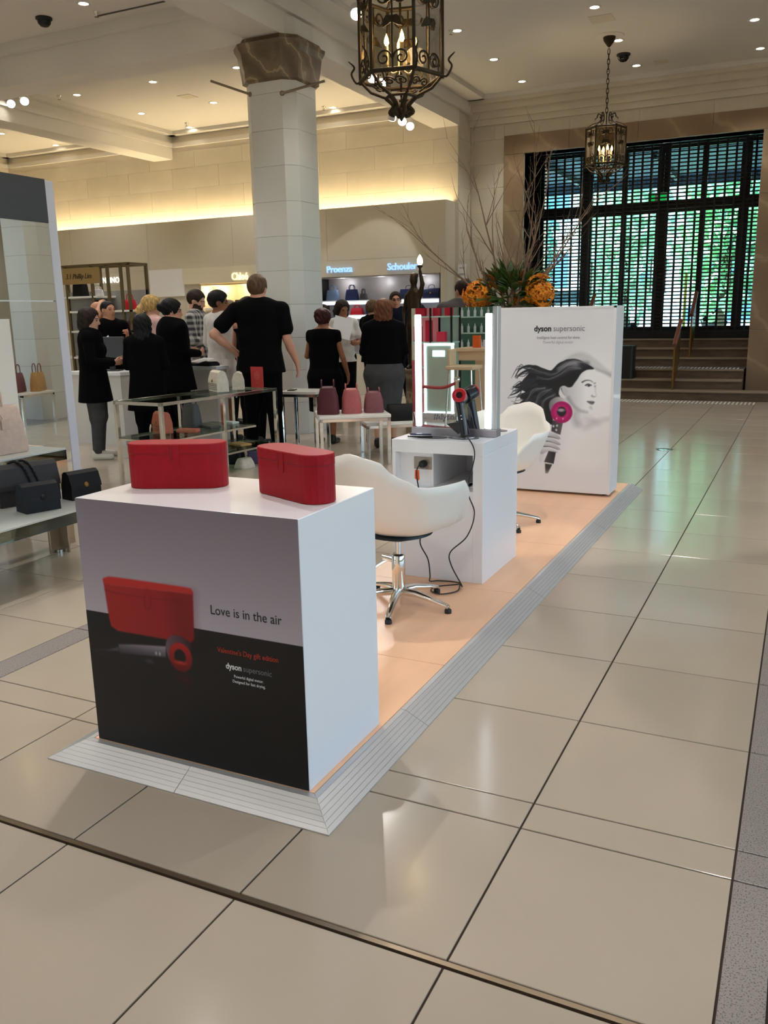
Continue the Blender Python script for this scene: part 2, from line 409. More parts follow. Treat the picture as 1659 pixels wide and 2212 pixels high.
# marble surround of the entrance
ds = MB().box((-4.86, DOORY+.02, 0), (-4.7, DOORY+.04, 4.2)).build('trim_1', m_dframe); struct(ds, 'brown marble surround of the entrance')
for (x0, x1, z0, z1) in [(-5.05, OX0, a, b) for a, b in ((0, 1.1), (1.1, 2.2), (2.2, 3.2), (3.2, OZ))]+[(OX1, -.47, a, b) for a, b in ((0, 1.1), (1.1, 2.2), (2.2, 3.2), (3.2, OZ))]+[(a, b, OZ, 4.46) for a, b in ((-5.05, -3.9), (-3.9, -2.76), (-2.76, -1.6), (-1.6, -.47))]:
    MB().box((x0+.002, DOORY-.03, z0+.002), (x1-.002, DOORY+.03, z1-.002), c=.002).build('marble_slab', m_dframe, ds)
m_reveal = mat('reveal_stone', (120, 116, 112), .35)
for (x0, x1) in ((OX0-.03, OX0), (OX1, OX1+.03)): MB().box((x0, DOORY+.03, 0), (x1, DOORY+.36, OZ)).build('reveal', m_reveal, ds)
MB().box((OX0, DOORY+.03, OZ), (OX1, DOORY+.36, OZ+.03)).build('reveal', m_reveal, ds)
# walls of the entrance lobby behind the opening
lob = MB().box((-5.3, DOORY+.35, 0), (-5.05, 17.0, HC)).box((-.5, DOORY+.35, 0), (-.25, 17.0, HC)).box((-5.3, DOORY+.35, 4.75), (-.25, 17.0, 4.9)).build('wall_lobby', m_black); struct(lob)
# ---- lining with the handbag niches
FY = 14.45
li = MB().box((WX0, FY+.02, 2.3), (-5.76, FY+.1, 3.34)).build('wall_lining', m_panel); struct(li, 'beige lining wall with handbag niches')
def lpanel(x0, x1, z0, z1, y=FY, m=m_panel): MB().box((x0+.002, y, z0+.002), (x1-.002, y+.05, z1-.002), c=.0015).build('panel', m, li)
xs = [-16.5, -14.4, -12.3, -10.2, -8.1, -5.75]
for i in range(5): lpanel(xs[i], xs[i+1], 2.44, 3.36)
lpanel(-16.5, -14.4, 0, 2.44); lpanel(-14.4, -12.3, 0, 2.44)
lpanel(-12.3, -11.42, 1.9, 2.44, FY-.03, m_white); lpanel(-12.3, -11.42, 0, 1.9)
lpanel(-11.42, -9.2, 2.13, 2.44, FY-.06, mat('cream_fascia', (226, 216, 192), .5)); lpanel(-11.42, -11.05, 0, 2.13); lpanel(-11.05, -9.2, 0, .8)
lpanel(-9.2, -8.33, 0, 2.44, m=m_colst); lpanel(-8.33, -5.85, 2.15, 2.44); lpanel(-8.33, -5.85, 0, .75); lpanel(-5.85, -5.75, 0, 2.44)
MB().box((-5.8, FY+.05, 0), (-5.75, BAGY, 3.36)).build('panel', m_panel, li)
m_nb = mat('niche_grey', (150, 142, 140), .4, noise=(2, .2)); m_nc = mat('niche_cream', (230, 214, 168), .5)
def niche(x0, x1, z0, z1, m, fr):
    MB().box((x0, FY+.4, z0), (x1, FY+.43, z1)).build('niche_back', m, li)
    MB().box((x0-.02, FY+.01, z0), (x0, FY+.43, z1)).box((x1, FY+.01, z0), (x1+.02, FY+.43, z1)).build('niche_side', fr, li)
    MB().box((x0, FY+.01, z1-.02), (x1, FY+.43, z1)).build('niche_top', m, li); MB().box((x0, FY+.01, z0), (x1, FY+.43, z0+.02)).build('niche_bottom', m, li)
niche(-8.31, -5.87, .75, 2.15, m_nb, m_black); niche(-11.03, -9.2, .8, 2.11, m_nc, m_panel)
m_shelf = mat('lit_shelf', (240, 244, 255), .4, emit=(215, 228, 255), es=3.2)
for (x0, x1, z) in ((-8.28, -7.33, 1.70), (-7.75, -6.95, 1.44), (-6.75, -5.9, 1.70), (-6.75, -5.9, 1.38), (-8.28, -7.85, 1.38)):
    s_ = MB().box((x0, FY+.06, z), (x1, FY+.4, z+.025)).build('shelf', m_white, li)
    MB().box((x0+.01, FY+.05, z-.05), (x1-.01, FY+.07, z)).build('shelf_light', m_shelf, li)
for (x0, x1, z) in ((-11.0, -9.22, 1.62), (-11.0, -9.22, 1.22)): MB().box((x0, FY+.06, z), (x1, FY+.4, z+.03)).build('shelf', m_white, li)
for (x, y) in ((-10.1, FY+.22), (-10.8, FY+.2)): lamp('niche_lamp', 'POINT', (x, y, 2.02), 7, WARM, size=.05)
for x in (-7.9, -6.3, -7.1): lamp('niche_lamp', 'POINT', (x, FY+.2, 2.05), 3, (.9, .94, 1), size=.05)
# cove light behind the lining's top edge
cv = MB().box((-16.4, 14.68, 3.22), (-5.85, 14.74, 3.25)).build('cove_light', m_led); tag(cv, 'warm strip light hidden behind the lining top edge', 'light')
# lettering
m_sign = mat('sign_face', (170, 205, 255), .4, emit=(150, 200, 255), es=.95); m_sign2 = mat('sign_cream', (250, 244, 214), .4, emit=(255, 240, 190), es=1.1); m_sign3 = mat('sign_white', (245, 245, 245), .4, emit=(255, 255, 250), es=.8)
s_ = thing('shop_sign', 'blue backlit letters above the dark handbag niche', 'sign', (-7.2, FY-.03, 2.3))
lettering('Proenza', .17, (-.64, 0, -.07), m_sign, s_, depth=.015, offset=.001, wscale=.97); lettering('Schouler', .17, (.63, 0, -.07), m_sign, s_, depth=.015, offset=.001, wscale=.97)
s_ = thing('shop_sign', 'cream backlit letters above the warm lit niche', 'sign', (-10.02, FY-.08, 2.22)); lettering('Chloé', .2, (0, 0, -.05), m_sign2, s_, depth=.012, offset=.001, wscale=.78)
s_ = thing('shop_sign', 'white serif style letters behind the brass frame', 'sign', (-13.5, FY-.03, 2.28)); lettering('VALENTINO', .17, (0, 0, -.06), m_sign3, s_, depth=.01, wscale=.86)
# ---- columns
def octo(h, c): return [(-h+c, -h), (h-c, -h), (h, -h+c), (h, h-c), (h-c, h), (-h+c, h), (-h, h-c), (-h, -h+c)]
def column(x, y, label, cap=True):
    t = thing('stone_column', label, 'column', (x, y, 0))
    MB().prism(octo(.337, .122), 0, 4.6).build('core', m_grout, t)
    z = .0; k = 0
    cm = MB().prism(octo(.345, .125), .0015, .3985).mesh('stone_course'); cm.materials.append(m_colst)
    while z < 4.55: obj('stone_course', cm, None, t, (0, 0, z)); z += .4; k += 1
    if cap:
        rings = []
        for (h, c, z) in ((.345, .13, 4.13), (.385, .14, 4.15), (.395, .145, 4.24), (.405, .15, 4.3), (.42, .15, 4.44), (.45, .16, 4.5), (.46, .17, 4.54), (.42, .16, 4.56), (.4, .15, 4.6)):
            rings.append([(a, b, z) for a, b in octo(h, c)])
        MB().loft(rings, smooth=False).build('capital', m_brown, t)
    return t
c0 = column(-5.93, 9.58, 'pale stone column with brown marble capital in the middle of the hall')
for (p0, p1) in (((-.22, -.335, 4.02), (-.5, -.72, 4.12)), ((.22, -.335, 3.98), (.74, -.24, 4.07))):
    MB().tube([p0, p1], .014).sphere(p0, .03).build('sign_bracket', m_bronze, c0)
column(.55, 9.8, 'pale stone column right of the aisle beyond the picture edge'); column(-5.93, 3.5, 'pale stone column left of the picture edge beside the mirror unit')
# ---- steps up to the entrance
m_stepr = mat('step_marble', (96, 78, 62), .32, noise=(5, .3, (1, 1, 4)))
m_nose = mat('step_nosing', (138, 122, 100), .35); m_land = mat('landing_tile', (120, 116, 116), .25)
st = MB().box((-5.05, 14.8, -.1), (-.5, 17.0, .0)).build('floor_entrance', m_stepr); struct(st, 'brown marble steps rising to the entrance')
def step(y0, y1, z0, z1, x0=-5.0, x1=-.5):
    mb = MB().box((x0, y0+.01, z0), (x1, y1, z1-.03)); s_ = mb.build('stone_step', m_stepr, st)
    MB().box((x0, y0-.01, z1-.03), (x1, y1, z1), c=.004).build('tread', m_nose, s_)
step(14.75, 15.06, 0, .155, -5.05, -.46); step(15.05, 15.36, .0, .31, -4.65, -.88); step(15.35, 16.02, 0, .465, -4.65, -.88)
step(16.0, 16.3, 0, .62); step(16.28, 16.58, 0, .775); step(16.56, 17.2, 0, .93)
MB().box((-4.65, 15.4, .466), (-.88, 16.0, .469)).build('landing_top', m_land, st)
m_tac = mat('tactile_metal', (236, 230, 218), .35)
def tactile(y0, y1, z, x0, x1, n):
    me = MB().box((-.012, -(y1-y0)/2, 0), (.012, (y1-y0)/2, .005), c=.002).mesh('tactile_bar'); me.materials.append(m_tac)
    for i in range(n): obj('tactile_bar', me, None, st, (x0+(x1-x0)*(i+.5)/n, (y0+y1)/2, z))
MB().box((-4.92, 14.23, .0), (-.6, 14.64, .0012)).build('tactile_base', mat('tactile_gap', (128, 116, 102), .5), st)
tactile(14.25, 14.62, .0, -4.9, -.62, 72); tactile(15.44, 15.72, .469, -4.5, -.95, 58)
# ================================================================= entrance: grille, doors, street
GY = 16.68
gr = thing('roller_grille', 'black roller grille closed across the entrance', 'shutter', (-2.75, GY, .93))
gx0, gx1, gz0, gz1 = -2.2, 2.2, .14, 3.75
bh = MB().box((gx0, -.006, -.0125), (gx1, .006, .0125)).mesh('grille_bar'); bh.materials.append(m_black)
z = gz0
while z < gz1: obj('grille_bar', bh, None, gr, (0, 0, z)); z += .0625
bv = MB().box((-.019, -.012, gz0-.02), (.019, .004, gz1), c=.003).mesh('grille_strap'); bv.materials.append(m_black)
x = gx0+.06
while x < gx1: obj('grille_strap', bv, None, gr, (x, -.004, 0)); x += .1555
MB().box((gx0, -.03, 0), (gx1, .03, .13), c=.005).build('bottom_bar', m_black, gr)
for x in (gx0-.06, gx1+.06): MB().box((x-.08, -.06, 0), (x+.08, .06, gz1)).build('guide_rail', m_black, gr)
# glazed doors behind it
m_df = mat('door_frame', (38, 32, 30), .4, .4); m_gl = glass('door_glass', (198, 232, 242))
DY = 16.88
dr = MB().box((-5.05, DY, .93), (-4.7, DY+.08, 4.75)).box((-.8, DY, .93), (-.5, DY+.08, 4.75)).build('door_1', m_df); struct(dr, 'dark framed glass entrance doors')
for x, wd2 in ((-3.88, .2), (-3.2, .1), (-2.53, .2), (-1.83, .1), (-1.16, .17)): MB().box((x-wd2/2, DY-.01, .93), (x+wd2/2, DY+.07, 4.24), c=.004).build('mullion', m_df, dr)
MB().box((-4.7, DY-.02, 3.16), (-.8, DY+.08, 3.33), c=.004).build('transom', m_df, dr); MB().box((-4.7, DY-.02, 4.22), (-.8, DY+.08, 4.32)).build('head_bar', m_df, dr)
MB().box((-4.7, DY, .93), (-.8, DY+.06, 1.12)).build('kick_plate', m_df, dr)
ed = [-4.7, -3.88, -3.2, -2.53, -1.83, -1.16, -.8]
for i in range(6):
    for (z0, z1) in ((1.12, 3.16), (3.33, 4.22), (4.32, 4.75)): MB().box((ed[i]+.04, DY+.03, z0), (ed[i+1]-.04, DY+.038, z1)).build('pane', m_gl, dr)
for i, x in enumerate((-3.74, -2.66, -2.4, -1.3)): MB().tube([(x, DY-.06, 1.75), (x, DY-.06, 2.35)], .014).box((x-.01, DY-.06, 1.8), (x+.01, DY, 1.82)).box((x-.01, DY-.06, 2.28), (x+.01, DY, 2.3)).build('pull_handle', m_chrome, dr)
ex = thing('exit_sign', 'green and white exit sign hanging before the doors', 'sign', (-2.6, 16.76, 3.33))
m_green = mat('exit_green', (20, 150, 70), .5, emit=(20, 170, 80), es=1.0)
MB().box((-.16, -.02, 0), (.16, .02, .15), c=.004).build('housing', m_white, ex)
for x0, x1 in ((-.15, -.04), (.03, .15)): MB().box((x0, -.024, .015), (x1, -.02, .135)).build('green_field', m_green, ex)
MB().tube([(-.1, 0, .15), (-.1, 0, .8)], .006).tube([(.1, 0, .15), (.1, 0, .8)], .006).build('hanger', m_chrome, ex)
# outside
m_pave = mat('pavement', (196, 196, 194), .8, noise=(3, .08)); m_road = mat('asphalt', (120, 124, 130), .85, noise=(20, .15))
g1 = MB().box((-40, 17.2, .7), (25, 25, .93)).build('pavement', m_pave); struct(g1, 'pale pavement outside the doors'); g1.name = 'floor_pavement'
g2 = MB().box((-60, 25, .5), (40, 70, .78)).build('floor_road', m_road); struct(g2, 'grey road outside')
aw = thing('awning', 'dark blue street awning over the entrance outside', 'awning', (-2.75, 17.2, 3.62))
m_awn = mat('awning_blue', (58, 72, 96), .6)
MB().box((-9, 0, .62), (9, 3.4, .72)).build('roof_sheet', m_awn, aw)
MB().box((-9, 3.3, .42), (9, 3.4, .72)).build('front_fascia', m_awn, aw)
for i in range(9): MB().box((-8+2*i-.04, 0, .5), (-8+2*i+.04, 3.4, .62)).build('rib', m_black, aw)
m_leaf = [mat('leaf_%d' % i, c, .6, noise=(4, .35)) for i, c in enumerate(((184, 224, 176), (182, 226, 206), (206, 232, 196)))]
m_bark = mat('bark', (90, 74, 60), .9)
def leaf_cloud(n, cen, rad, size, rng):
    u = rng.normal(size=(n, 3)); u /= np.linalg.norm(u, axis=1)[:, None]; r_ = rng.random(n)**.45
    p = np.array(cen)+u*np.array(rad)*r_[:, None]
    a = rng.normal(size=(n, 3)); a /= np.linalg.norm(a, axis=1)[:, None]; b = rng.normal(size=(n, 3)); b -= (b*a).sum(1)[:, None]*a; b /= np.linalg.norm(b, axis=1)[:, None]
    s_ = size*(.6+.8*rng.random(n))[:, None]
    v = np.stack([p-a*s_, p+b*s_*.45, p+a*s_, p-b*s_*.45], 1).reshape(-1, 3)
    return v, np.arange(4*n).reshape(-1, 4)
def np_mesh(name, v, f, smooth=False):
    me = bpy.data.meshes.new(name); k = f.shape[1]
    me.vertices.add(len(v)); me.vertices.foreach_set('co', np.ascontiguousarray(v, dtype=np.float32).ravel())
    me.loops.add(f.size); me.loops.foreach_set('vertex_index', f.astype(np.int32).ravel())
    me.polygons.add(len(f)); me.polygons.foreach_set('loop_start', np.arange(0, f.size, k, dtype=np.int32))
    try: me.polygons.foreach_set('loop_total', np.full(len(f), k, dtype=np.int32))
    except Exception: pass
    me.polygons.foreach_set('use_smooth', np.full(len(f), smooth)); me.update(calc_edges=True); me.validate(); return me
trees = [(-10.5, 24, 1.5, 'leftmost leafy street tree outside, seen through the grille'), (-7.2, 22.5, 1.3, 'bushy street tree second from the left outside the doors'), (-4.5, 24.2, 1.3, 'bright green street tree behind the middle of the doors'), (-1.9, 22.6, 1.15, 'low dense street tree right of the middle door outside'), (.6, 24, 1.25, 'rightmost green street tree seen through the grille'), (-13.5, 27, 2.4, 'tall street tree far left beyond the pavement')]
for i, (x, y, r_, lb) in enumerate(trees):
    t = thing('street_tree', lb, 'tree', (x, y, .9), group='street trees')
    v, f = leaf_cloud(1700, (0, 0, 2.6), (r_, r_*.8, 2.5), .17, RNG); obj('foliage', np_mesh('foliage', v, f), m_leaf[i % 3], t)
    MB().tube([(0, 0, -.1), (.03, 0, 1.2), (0, .05, 3)], [.12, .1, .05]).build('trunk', m_bark, t)
bo = thing('bollard', 'yellow post on the pavement outside the doors', 'bollard', (-2.3, 19, .93)); MB().lathe([(.06, 0), (.06, .03), (.03, .04), (.03, 1.2), (.02, 1.23), (0, 1.24)], 12).build('post', mat('yellow_paint', (240, 190, 40), .5), bo)
m_car = mat('car_white', (235, 238, 242), .25, coat=.5); m_cw = mat('car_window', (40, 50, 60), .1)
def car(x, y, lb, m):
    t = thing('car', lb, 'car', (x, y, .78), group='cars on the road')
    MB().prism([(-2.1, .3), (-2.15, .7), (-1.5, .85), (-.9, 1.35), (.8, 1.4), (1.5, .9), (2.1, .75), (2.15, .3)], -.85, .85, 'XZ').build('body', m, t)
    MB().prism([(-1.3, .9), (-.85, 1.28), (.75, 1.32), (1.3, .92)], -.87, .87, 'XZ').build('window', m_cw, t)
    for a in (-1.35, 1.35):
        for b in (-.75, .75): MB().lathe([(.05, -.1), (.32, -.1), (.32, .1), (.05, .1)], 16, (a, b, .32), M=Matrix.Rotation(R(90), 3, 'X')).build('wheel', m_blackp, t)
car(-6.5, 28, 'white car passing left of the doors outside', m_car); car(-1.2, 28.5, 'blue car passing right of the doors outside', mat('car_blue', (90, 130, 190), .3))
fb = thing('street_building', 'pale building across the street behind the trees', 'building', (-8, 40, .7)); m_fac = mat('facade_pale', (236, 240, 246), .8)
MB().box((-30, 0, 0), (30, 6, 16)).build('wall', m_fac, fb); wme = MB().box((-.8, -.06, -1.1), (.8, .0, 1.1)).mesh('window'); wme.materials.append(mat('facade_window', (90, 120, 160), .15))
for i in range(16):
    for j in range(4): obj('window', wme, None, fb, (-28+3.6*i, 0, 2.2+3.7*j))
# handrails on the steps
m_rail = mat('mahogany', (120, 66, 44), .3)
def rail(x, y0, y1, z0, z1, lb):
    """panel rail running up the steps, floor heights z0..z1"""
    t = thing('handrail', lb, 'handrail', (x, y0, z0), group='stair handrails'); d = y1-y0; dz = z1-z0
    MB().prism([(.0, 0), (.06, 0), (d, dz+.1), (d, dz+.75), (0, .72)], -.012, .012, 'YZ').build('brass_panel', m_brass, t)
    MB().tube([(0, -.02, .72), (0, d+.02, dz+.8)], .035, 10).build('top_rail', m_rail, t)
    for yy, zz in ((.02, 0), (d-.02, dz)): MB().tube([(0, yy, zz), (0, yy, zz+.75)], .016).build('post', m_brass, t)
rail(-1.92, 14.85, 15.45, .155, .465, 'brass panelled handrail on the lower steps'); rail(-1.82, 16.06, 16.56, .62, .93, 'brass panelled handrail on the upper steps'); rail(-3.62, 16.06, 16.56, .62, .93, 'upper handrail further left behind the poster stand')
bn = thing('litter_bin', 'black rounded bin on the steps beside the poster stand', 'bin', (-2.78, 15.2, .31)); MB().prism(rrect(.36, .28, .06), 0, .5, smooth=False).build('body', m_blackp, bn); MB().prism(rrect(.37, .29, .06), .5, .55).build('lid', m_blackp, bn)
# ================================================================= ceiling lamps
m_ring = mat('lamp_ring', (225, 222, 214), .4)
dl = thing('downlight', 'round recessed downlight in the ceiling', 'light', (0, 0, HC), group='recessed downlights')
MB().lathe([(.055, .01), (.055, -.004), (.085, -.006), (.088, 0)], 20).build('ring', m_ring, dl); MB().lathe([(0, -.002), (.055, -.002)], 20).build('lens', m_lampw, dl)
bays = {'right': ([-4.49, -2.68, -.935], [14.65, 13.23, 11.72, 10.2, 8.6, 7.0, 5.2, 2.4, .8, -.8, -3.6, -5.4]), 'mid': ([-11.2, -9.6, -8.0, -6.7], [14.65, 13.27, 11.7, 10.3, 8.6, 7.1, 5.4, 2.2, .6, -1, -4, -6]), 'far': ([-14.7, -13.2], [14.6, 13.2, 11.7, 8, 6, 2, -1]), 'east': ([1.9, 3.6, 5.3], [13, 11, 8, 6, 2, 0, -4, -6])}
rowname = {'right': 'the aisle bay by the entrance', 'mid': 'the handbag bay left of the column', 'far': 'the far left bay', 'east': 'the bay right of the aisle'}
first = True; ND = 0
for bn_, (xs_, ys_) in bays.items():
    for iy, yy in enumerate(ys_):
        for ix, xx in enumerate(xs_):
            if bn_ == 'mid' and yy > 10 and ix == 3: continue
            vis = px((xx, yy, HC)); show = vis and -60 < vis[0] < 1720 and vis[1] > -60
            if show or iy < 3:
                side = ['left', 'middle', 'right', 'column-side'][ix]
                lb = '%s downlight in row %s from the far wall, %s' % (side, ['one', 'two', 'three', 'four', 'five', 'six', 'seven', 'eight', 'nine', 'ten', 'eleven', 'twelve'][iy], rowname[bn_])
                if first: d_ = dl; d_.location = (xx, yy, HC); d_['label'] = lb; first = False
                else: d_ = copy_tree(dl, (xx, yy, HC), label=lb)
            if (ix+iy) % 2 or (iy == 0 and bn_ in ('mid', 'far')): continue
            pw = {'right': 88, 'mid': 125, 'far': 100, 'east': 100}[bn_]
            lamp('downlight_beam', 'SPOT', (xx, yy, HC-.03), pw, NEUT, size=.06, spot=100, blend=.6, target=(xx, yy, 0)); ND += 1
# track spotlights on the beam
def track(x, y, z, tgt, lb, power=120, col=NEUT, zt=None):
    t = thing('track_spotlight', lb, 'spotlight', (x, y, z), group='track spotlights')
    d = (Vector(tgt)-Vector((x, y, z))).normalized(); M = d.to_track_quat('Z', 'Y').to_matrix()
    MB().lathe([(.04, -.12), (.062, -.1), (.07, .06), (.066, .078)], 14, M=M).build('head', m_white, t); MB().lathe([(0, .081), (.06, .081)], 14, M=M).build('lens', mat('spot_glow', (255, 252, 245), .5, emit=(255, 246, 232), es=40), t)
    MB().tube([(0, 0, 0), (0, 0, (zt or HC)-z)], .008).build('stem', m_white, t)
    lamp('spot_beam', 'SPOT', Vector((x, y, z))+d*.1, power, col, size=.04, spot=48, blend=.16, target=tgt)
track(-5.92, 13.07, 4.4, (-3.0, 7.6, 0), 'lit spotlight under the beam just below the big lantern tip', 120, zt=HB)
track(-5.95, 13.44, 4.4, (-3.4, 8.0, 0), 'lit spotlight under the beam, right of the lantern tip', 60, zt=HB)
track(-6.0, 12.9, 4.45, (-7.4, 14.2, 1.6), 'spotlight under the beam turned to the bag niche', 90, zt=HB)
track(-5.39, 11.26, 4.5, (-2.6, 5.4, 0), 'bright spotlight low beside the big lantern rim, right one', 170)
track(-5.39, 11.0, 4.5, (-3.0, 4.6, 0), 'bright spotlight low beside the big lantern rim, left one', 60)
track(-4.81, 9.42, 4.75, (-1.75, 3.6, 0), 'bright spotlight seen left of the big lantern glass', 240)
track(-11.8, 10.85, 4.9, (-7.3, 7, .5), 'bright ceiling spotlight at the far left', 120); track(-11.5, 10.85, 4.9, (-6.3, 6.6, .5), 'second ceiling spotlight at the far left, right one', 80)
track(-2.9, 3.9, 4.7, (-2.2, 1.9, 0), 'spotlight on the near ceiling above the plinth', 240)
track(-1.0, 3.8, 4.7, (-1.7, 6.5, .7), 'added spotlight on the near ceiling brightening the poster stand', 260)  # lamp added to brighten the poster front
# lamps on the hall ceiling outside the picture
track(.1, 5.0, 4.7, (-1.2, 3.6, 0), 'spotlight right of the picture edge over the stand', 110); track(-.2, -1.0, 4.7, (-1.6, 1.4, .4), 'spotlight behind the viewer', 120)
for x, y, lb in ((-8.78, 8.73, 'black camera dome on the near left ceiling'), (-2.74, 13.93, 'black camera dome behind the far lantern chain')):
    t = thing('camera_dome', lb, 'camera', (x, y, HC)); MB().lathe([(.1, 0), (.1, -.02), (.085, -.03)], 18).build('base', m_blackp, t); MB().lathe([(.085, -.03), (.075, -.07), (.045, -.1), (0, -.11)], 18).build('dome', mat('dome_black', (10, 10, 12), .1), t)
for i, (x, y, lb) in enumerate(((-8.08, 8.89, 'sprinkler on the near left ceiling right of the camera dome'), (-4.55, 11.65, 'sprinkler right of the big lantern'), (-11.5, 11.6, 'sprinkler beside the far left downlight'), (-11.0, 14.3, 'sprinkler near the back wall moulding'), (-8.1, 14.5, 'sprinkler just right of the stone column'), (-12.9, 13.9, 'sprinkler in the far left bay'))):
    t = thing('sprinkler', lb, 'sprinkler', (x, y, HC)); MB().lathe([(.04, 0), (.035, -.012), (.012, -.02), (.01, -.05)], 10).build('body', m_chrome, t); MB().lathe([(.0, -.06), (.028, -.058), (.028, -.055), (0, -.052)], 10).tube([(0, 0, -.05), (0, 0, -.058)], .006).build('deflector', m_bronze, t)
# outlines of the poster picture, metres on the board (x from its middle, height)
PO = {'HAIR':[(0.104,1.095),(0.163,1.098),(0.222,1.077),(0.273,1.049),(0.303,1.024),(0.252,1.017),(0.21,0.991),(0.182,0.947),(0.161,0.918),(0.14,0.889),(0.11,0.884),(0.08,0.895),(0.051,0.88),(0.041,0.836),(0.053,0.799),(0.001,0.783),(-0.021,0.731),(-0.004,0.671),(-0.002,0.597),(-0.041,0.61),(-0.08,0.654),(-0.111,0.706),(-0.135,0.735),(-0.189,0.748),(-0.244,0.751),(-0.233,0.777),(-0.268,0.799),(-0.222,0.838),(-0.269,0.867),(-0.231,0.897),(-0.247,0.927),(-0.217,0.964),(-0.194,0.994),(-0.164,1.016),(-0.134,1.028),(-0.088,1.013),(-0.027,1.01),(-0.005,1.025),(0.031,1.062),(0.075,1.084)],'S1':[(-0.042,0.996),(-0.141,1.031),(-0.21,1.042),(-0.272,1.015),(-0.309,0.956)],'S2':[(-0.102,0.988),(-0.194,1.009),(-0.256,0.986),(-0.298,0.948)],'S3':[(-0.132,0.943),(-0.239,0.912),(-0.285,0.896),(-0.328,0.865)],'S4':[(-0.131,0.899),(-0.23,0.875),(-0.292,0.836),(-0.347,0.812)],'S5':[(-0.13,0.869),(-0.207,0.838),(-0.26,0.814),(-0.287,0.795)],'S6':[(-0.114,0.81),(-0.19,0.793),(-0.244,0.769),(-0.267,0.754)],'S7':[(-0.098,0.773),(-0.166,0.756),(-0.244,0.751),(-0.318,0.747)],'S8':[(-0.154,0.928),(-0.246,0.889),(-0.293,0.874),(-0.32,0.884)],'H1':[(0.251,1.063),(0.141,1.07),(0.069,1.033),(-0.012,0.981),(-0.102,0.988),(-0.179,1.016)],'H2':[(0.201,1.034),(0.121,1.019),(0.048,0.975),(-0.041,0.944),(-0.132,0.958)],'H3':[(-0.069,0.87),(-0.153,0.854),(-0.191,0.808),(-0.221,0.77)],'H4':[(-0.024,0.856),(-0.099,0.825),(-0.128,0.765),(-0.112,0.713)],'H5':[(0.007,0.82),(-0.052,0.796),(-0.082,0.744),(-0.065,0.669)],'H6':[(0.164,1.062),(0.091,1.055),(0.032,1.018)],'FACE':[(0.303,1.024),(0.315,0.978),(0.327,0.935),(0.318,0.899),(0.327,0.856),(0.335,0.824),(0.321,0.809),(0.311,0.787),(0.317,0.769),(0.309,0.75),(0.306,0.725),(0.292,0.704),(0.234,0.697),(0.182,0.714),(0.136,0.764),(0.105,0.808),(0.089,0.859),(0.11,0.884),(0.147,0.903),(0.168,0.933),(0.202,0.991)],'EAR':[(0.047,0.876),(0.08,0.891),(0.103,0.873),(0.105,0.822),(0.086,0.822),(0.067,0.851)],'BROW':[(0.219,0.924),(0.244,0.937),(0.277,0.938),(0.299,0.925)],'BROW2':[(0.31,0.917),(0.321,0.921)],'EYE':[(0.242,0.901),(0.263,0.911),(0.289,0.902),(0.268,0.891)],'EYE2':[(0.309,0.895),(0.32,0.899),(0.318,0.888)],'NOSE':[(0.295,0.823),(0.31,0.816),(0.324,0.82)],'LIPS':[(0.26,0.78),(0.296,0.784),(0.316,0.778),(0.305,0.758),(0.283,0.761)],'ARM':[(0.046,1.069),(0.125,1.131),(0.197,1.15),(0.256,1.134),(0.329,1.085),(0.395,1.032),(0.45,0.994),(0.451,0.969),(0.382,1.0),(0.31,1.026),(0.273,1.049),(0.214,1.088),(0.141,1.102)],'JAW':[(0.113,0.8),(0.151,0.75),(0.204,0.711),(0.263,0.698)],'NECK':[(0.175,0.692),(0.169,0.655),(0.192,0.611)],'SH1':[(0.185,0.604),(0.252,0.584),(0.338,0.624),(0.445,0.657)],'SH2':[(0.205,0.663),(0.28,0.644),(0.353,0.61)],'RC':[(0.067,0.692)],'RO':[(0.065,0.775),(0.069,0.608),(-0.018,0.69),(0.149,0.695)],'RI':[(0.066,0.733),(0.068,0.659)],'BAR':[(-0.032,0.73),(-0.026,0.775),(0.008,0.802),(0.045,0.81),(0.083,0.796),(0.106,0.771),(0.039,0.765),(-0.006,0.731),(-0.016,0.693)],'HAND':[(-0.003,0.63),(0.079,0.611),(0.062,0.517),(-0.01,0.54)],'HB':[(-0.028,0.386),(0.03,0.379),(0.015,0.286),(-0.062,0.297)],'HT':[(-0.054,0.285),(0.003,0.28),(-0.03,0.208),(-0.05,0.207)],'BTN':[(0.034,0.587),(0.029,0.553),(0.006,0.582)],'F1':[(-0.061,0.504),(-0.016,0.54),(0.03,0.523),(0.061,0.494),(0.054,0.483),(0.0,0.495)],'F2':[(-0.091,0.457),(-0.061,0.496),(0.0,0.488),(0.062,0.449),(0.055,0.437),(-0.014,0.461)],'F3':[(-0.094,0.419),(-0.075,0.458),(0.002,0.45),(0.059,0.411),(0.052,0.4),(-0.028,0.422)],'F4':[(-0.089,0.358),(-0.09,0.412),(-0.028,0.411),(0.041,0.384),(0.03,0.376),(-0.035,0.382)],'FL1':[(-0.061,0.5),(0.0,0.495),(0.05,0.482)],'FL2':[(-0.072,0.462),(-0.014,0.459),(0.051,0.437)],'FL3':[(-0.067,0.42),(-0.013,0.419),(0.048,0.399)],'WR':[(-0.103,0.311),(-0.09,0.419),(-0.059,0.421),(-0.028,0.392),(-0.058,0.36),(-0.08,0.297)]}
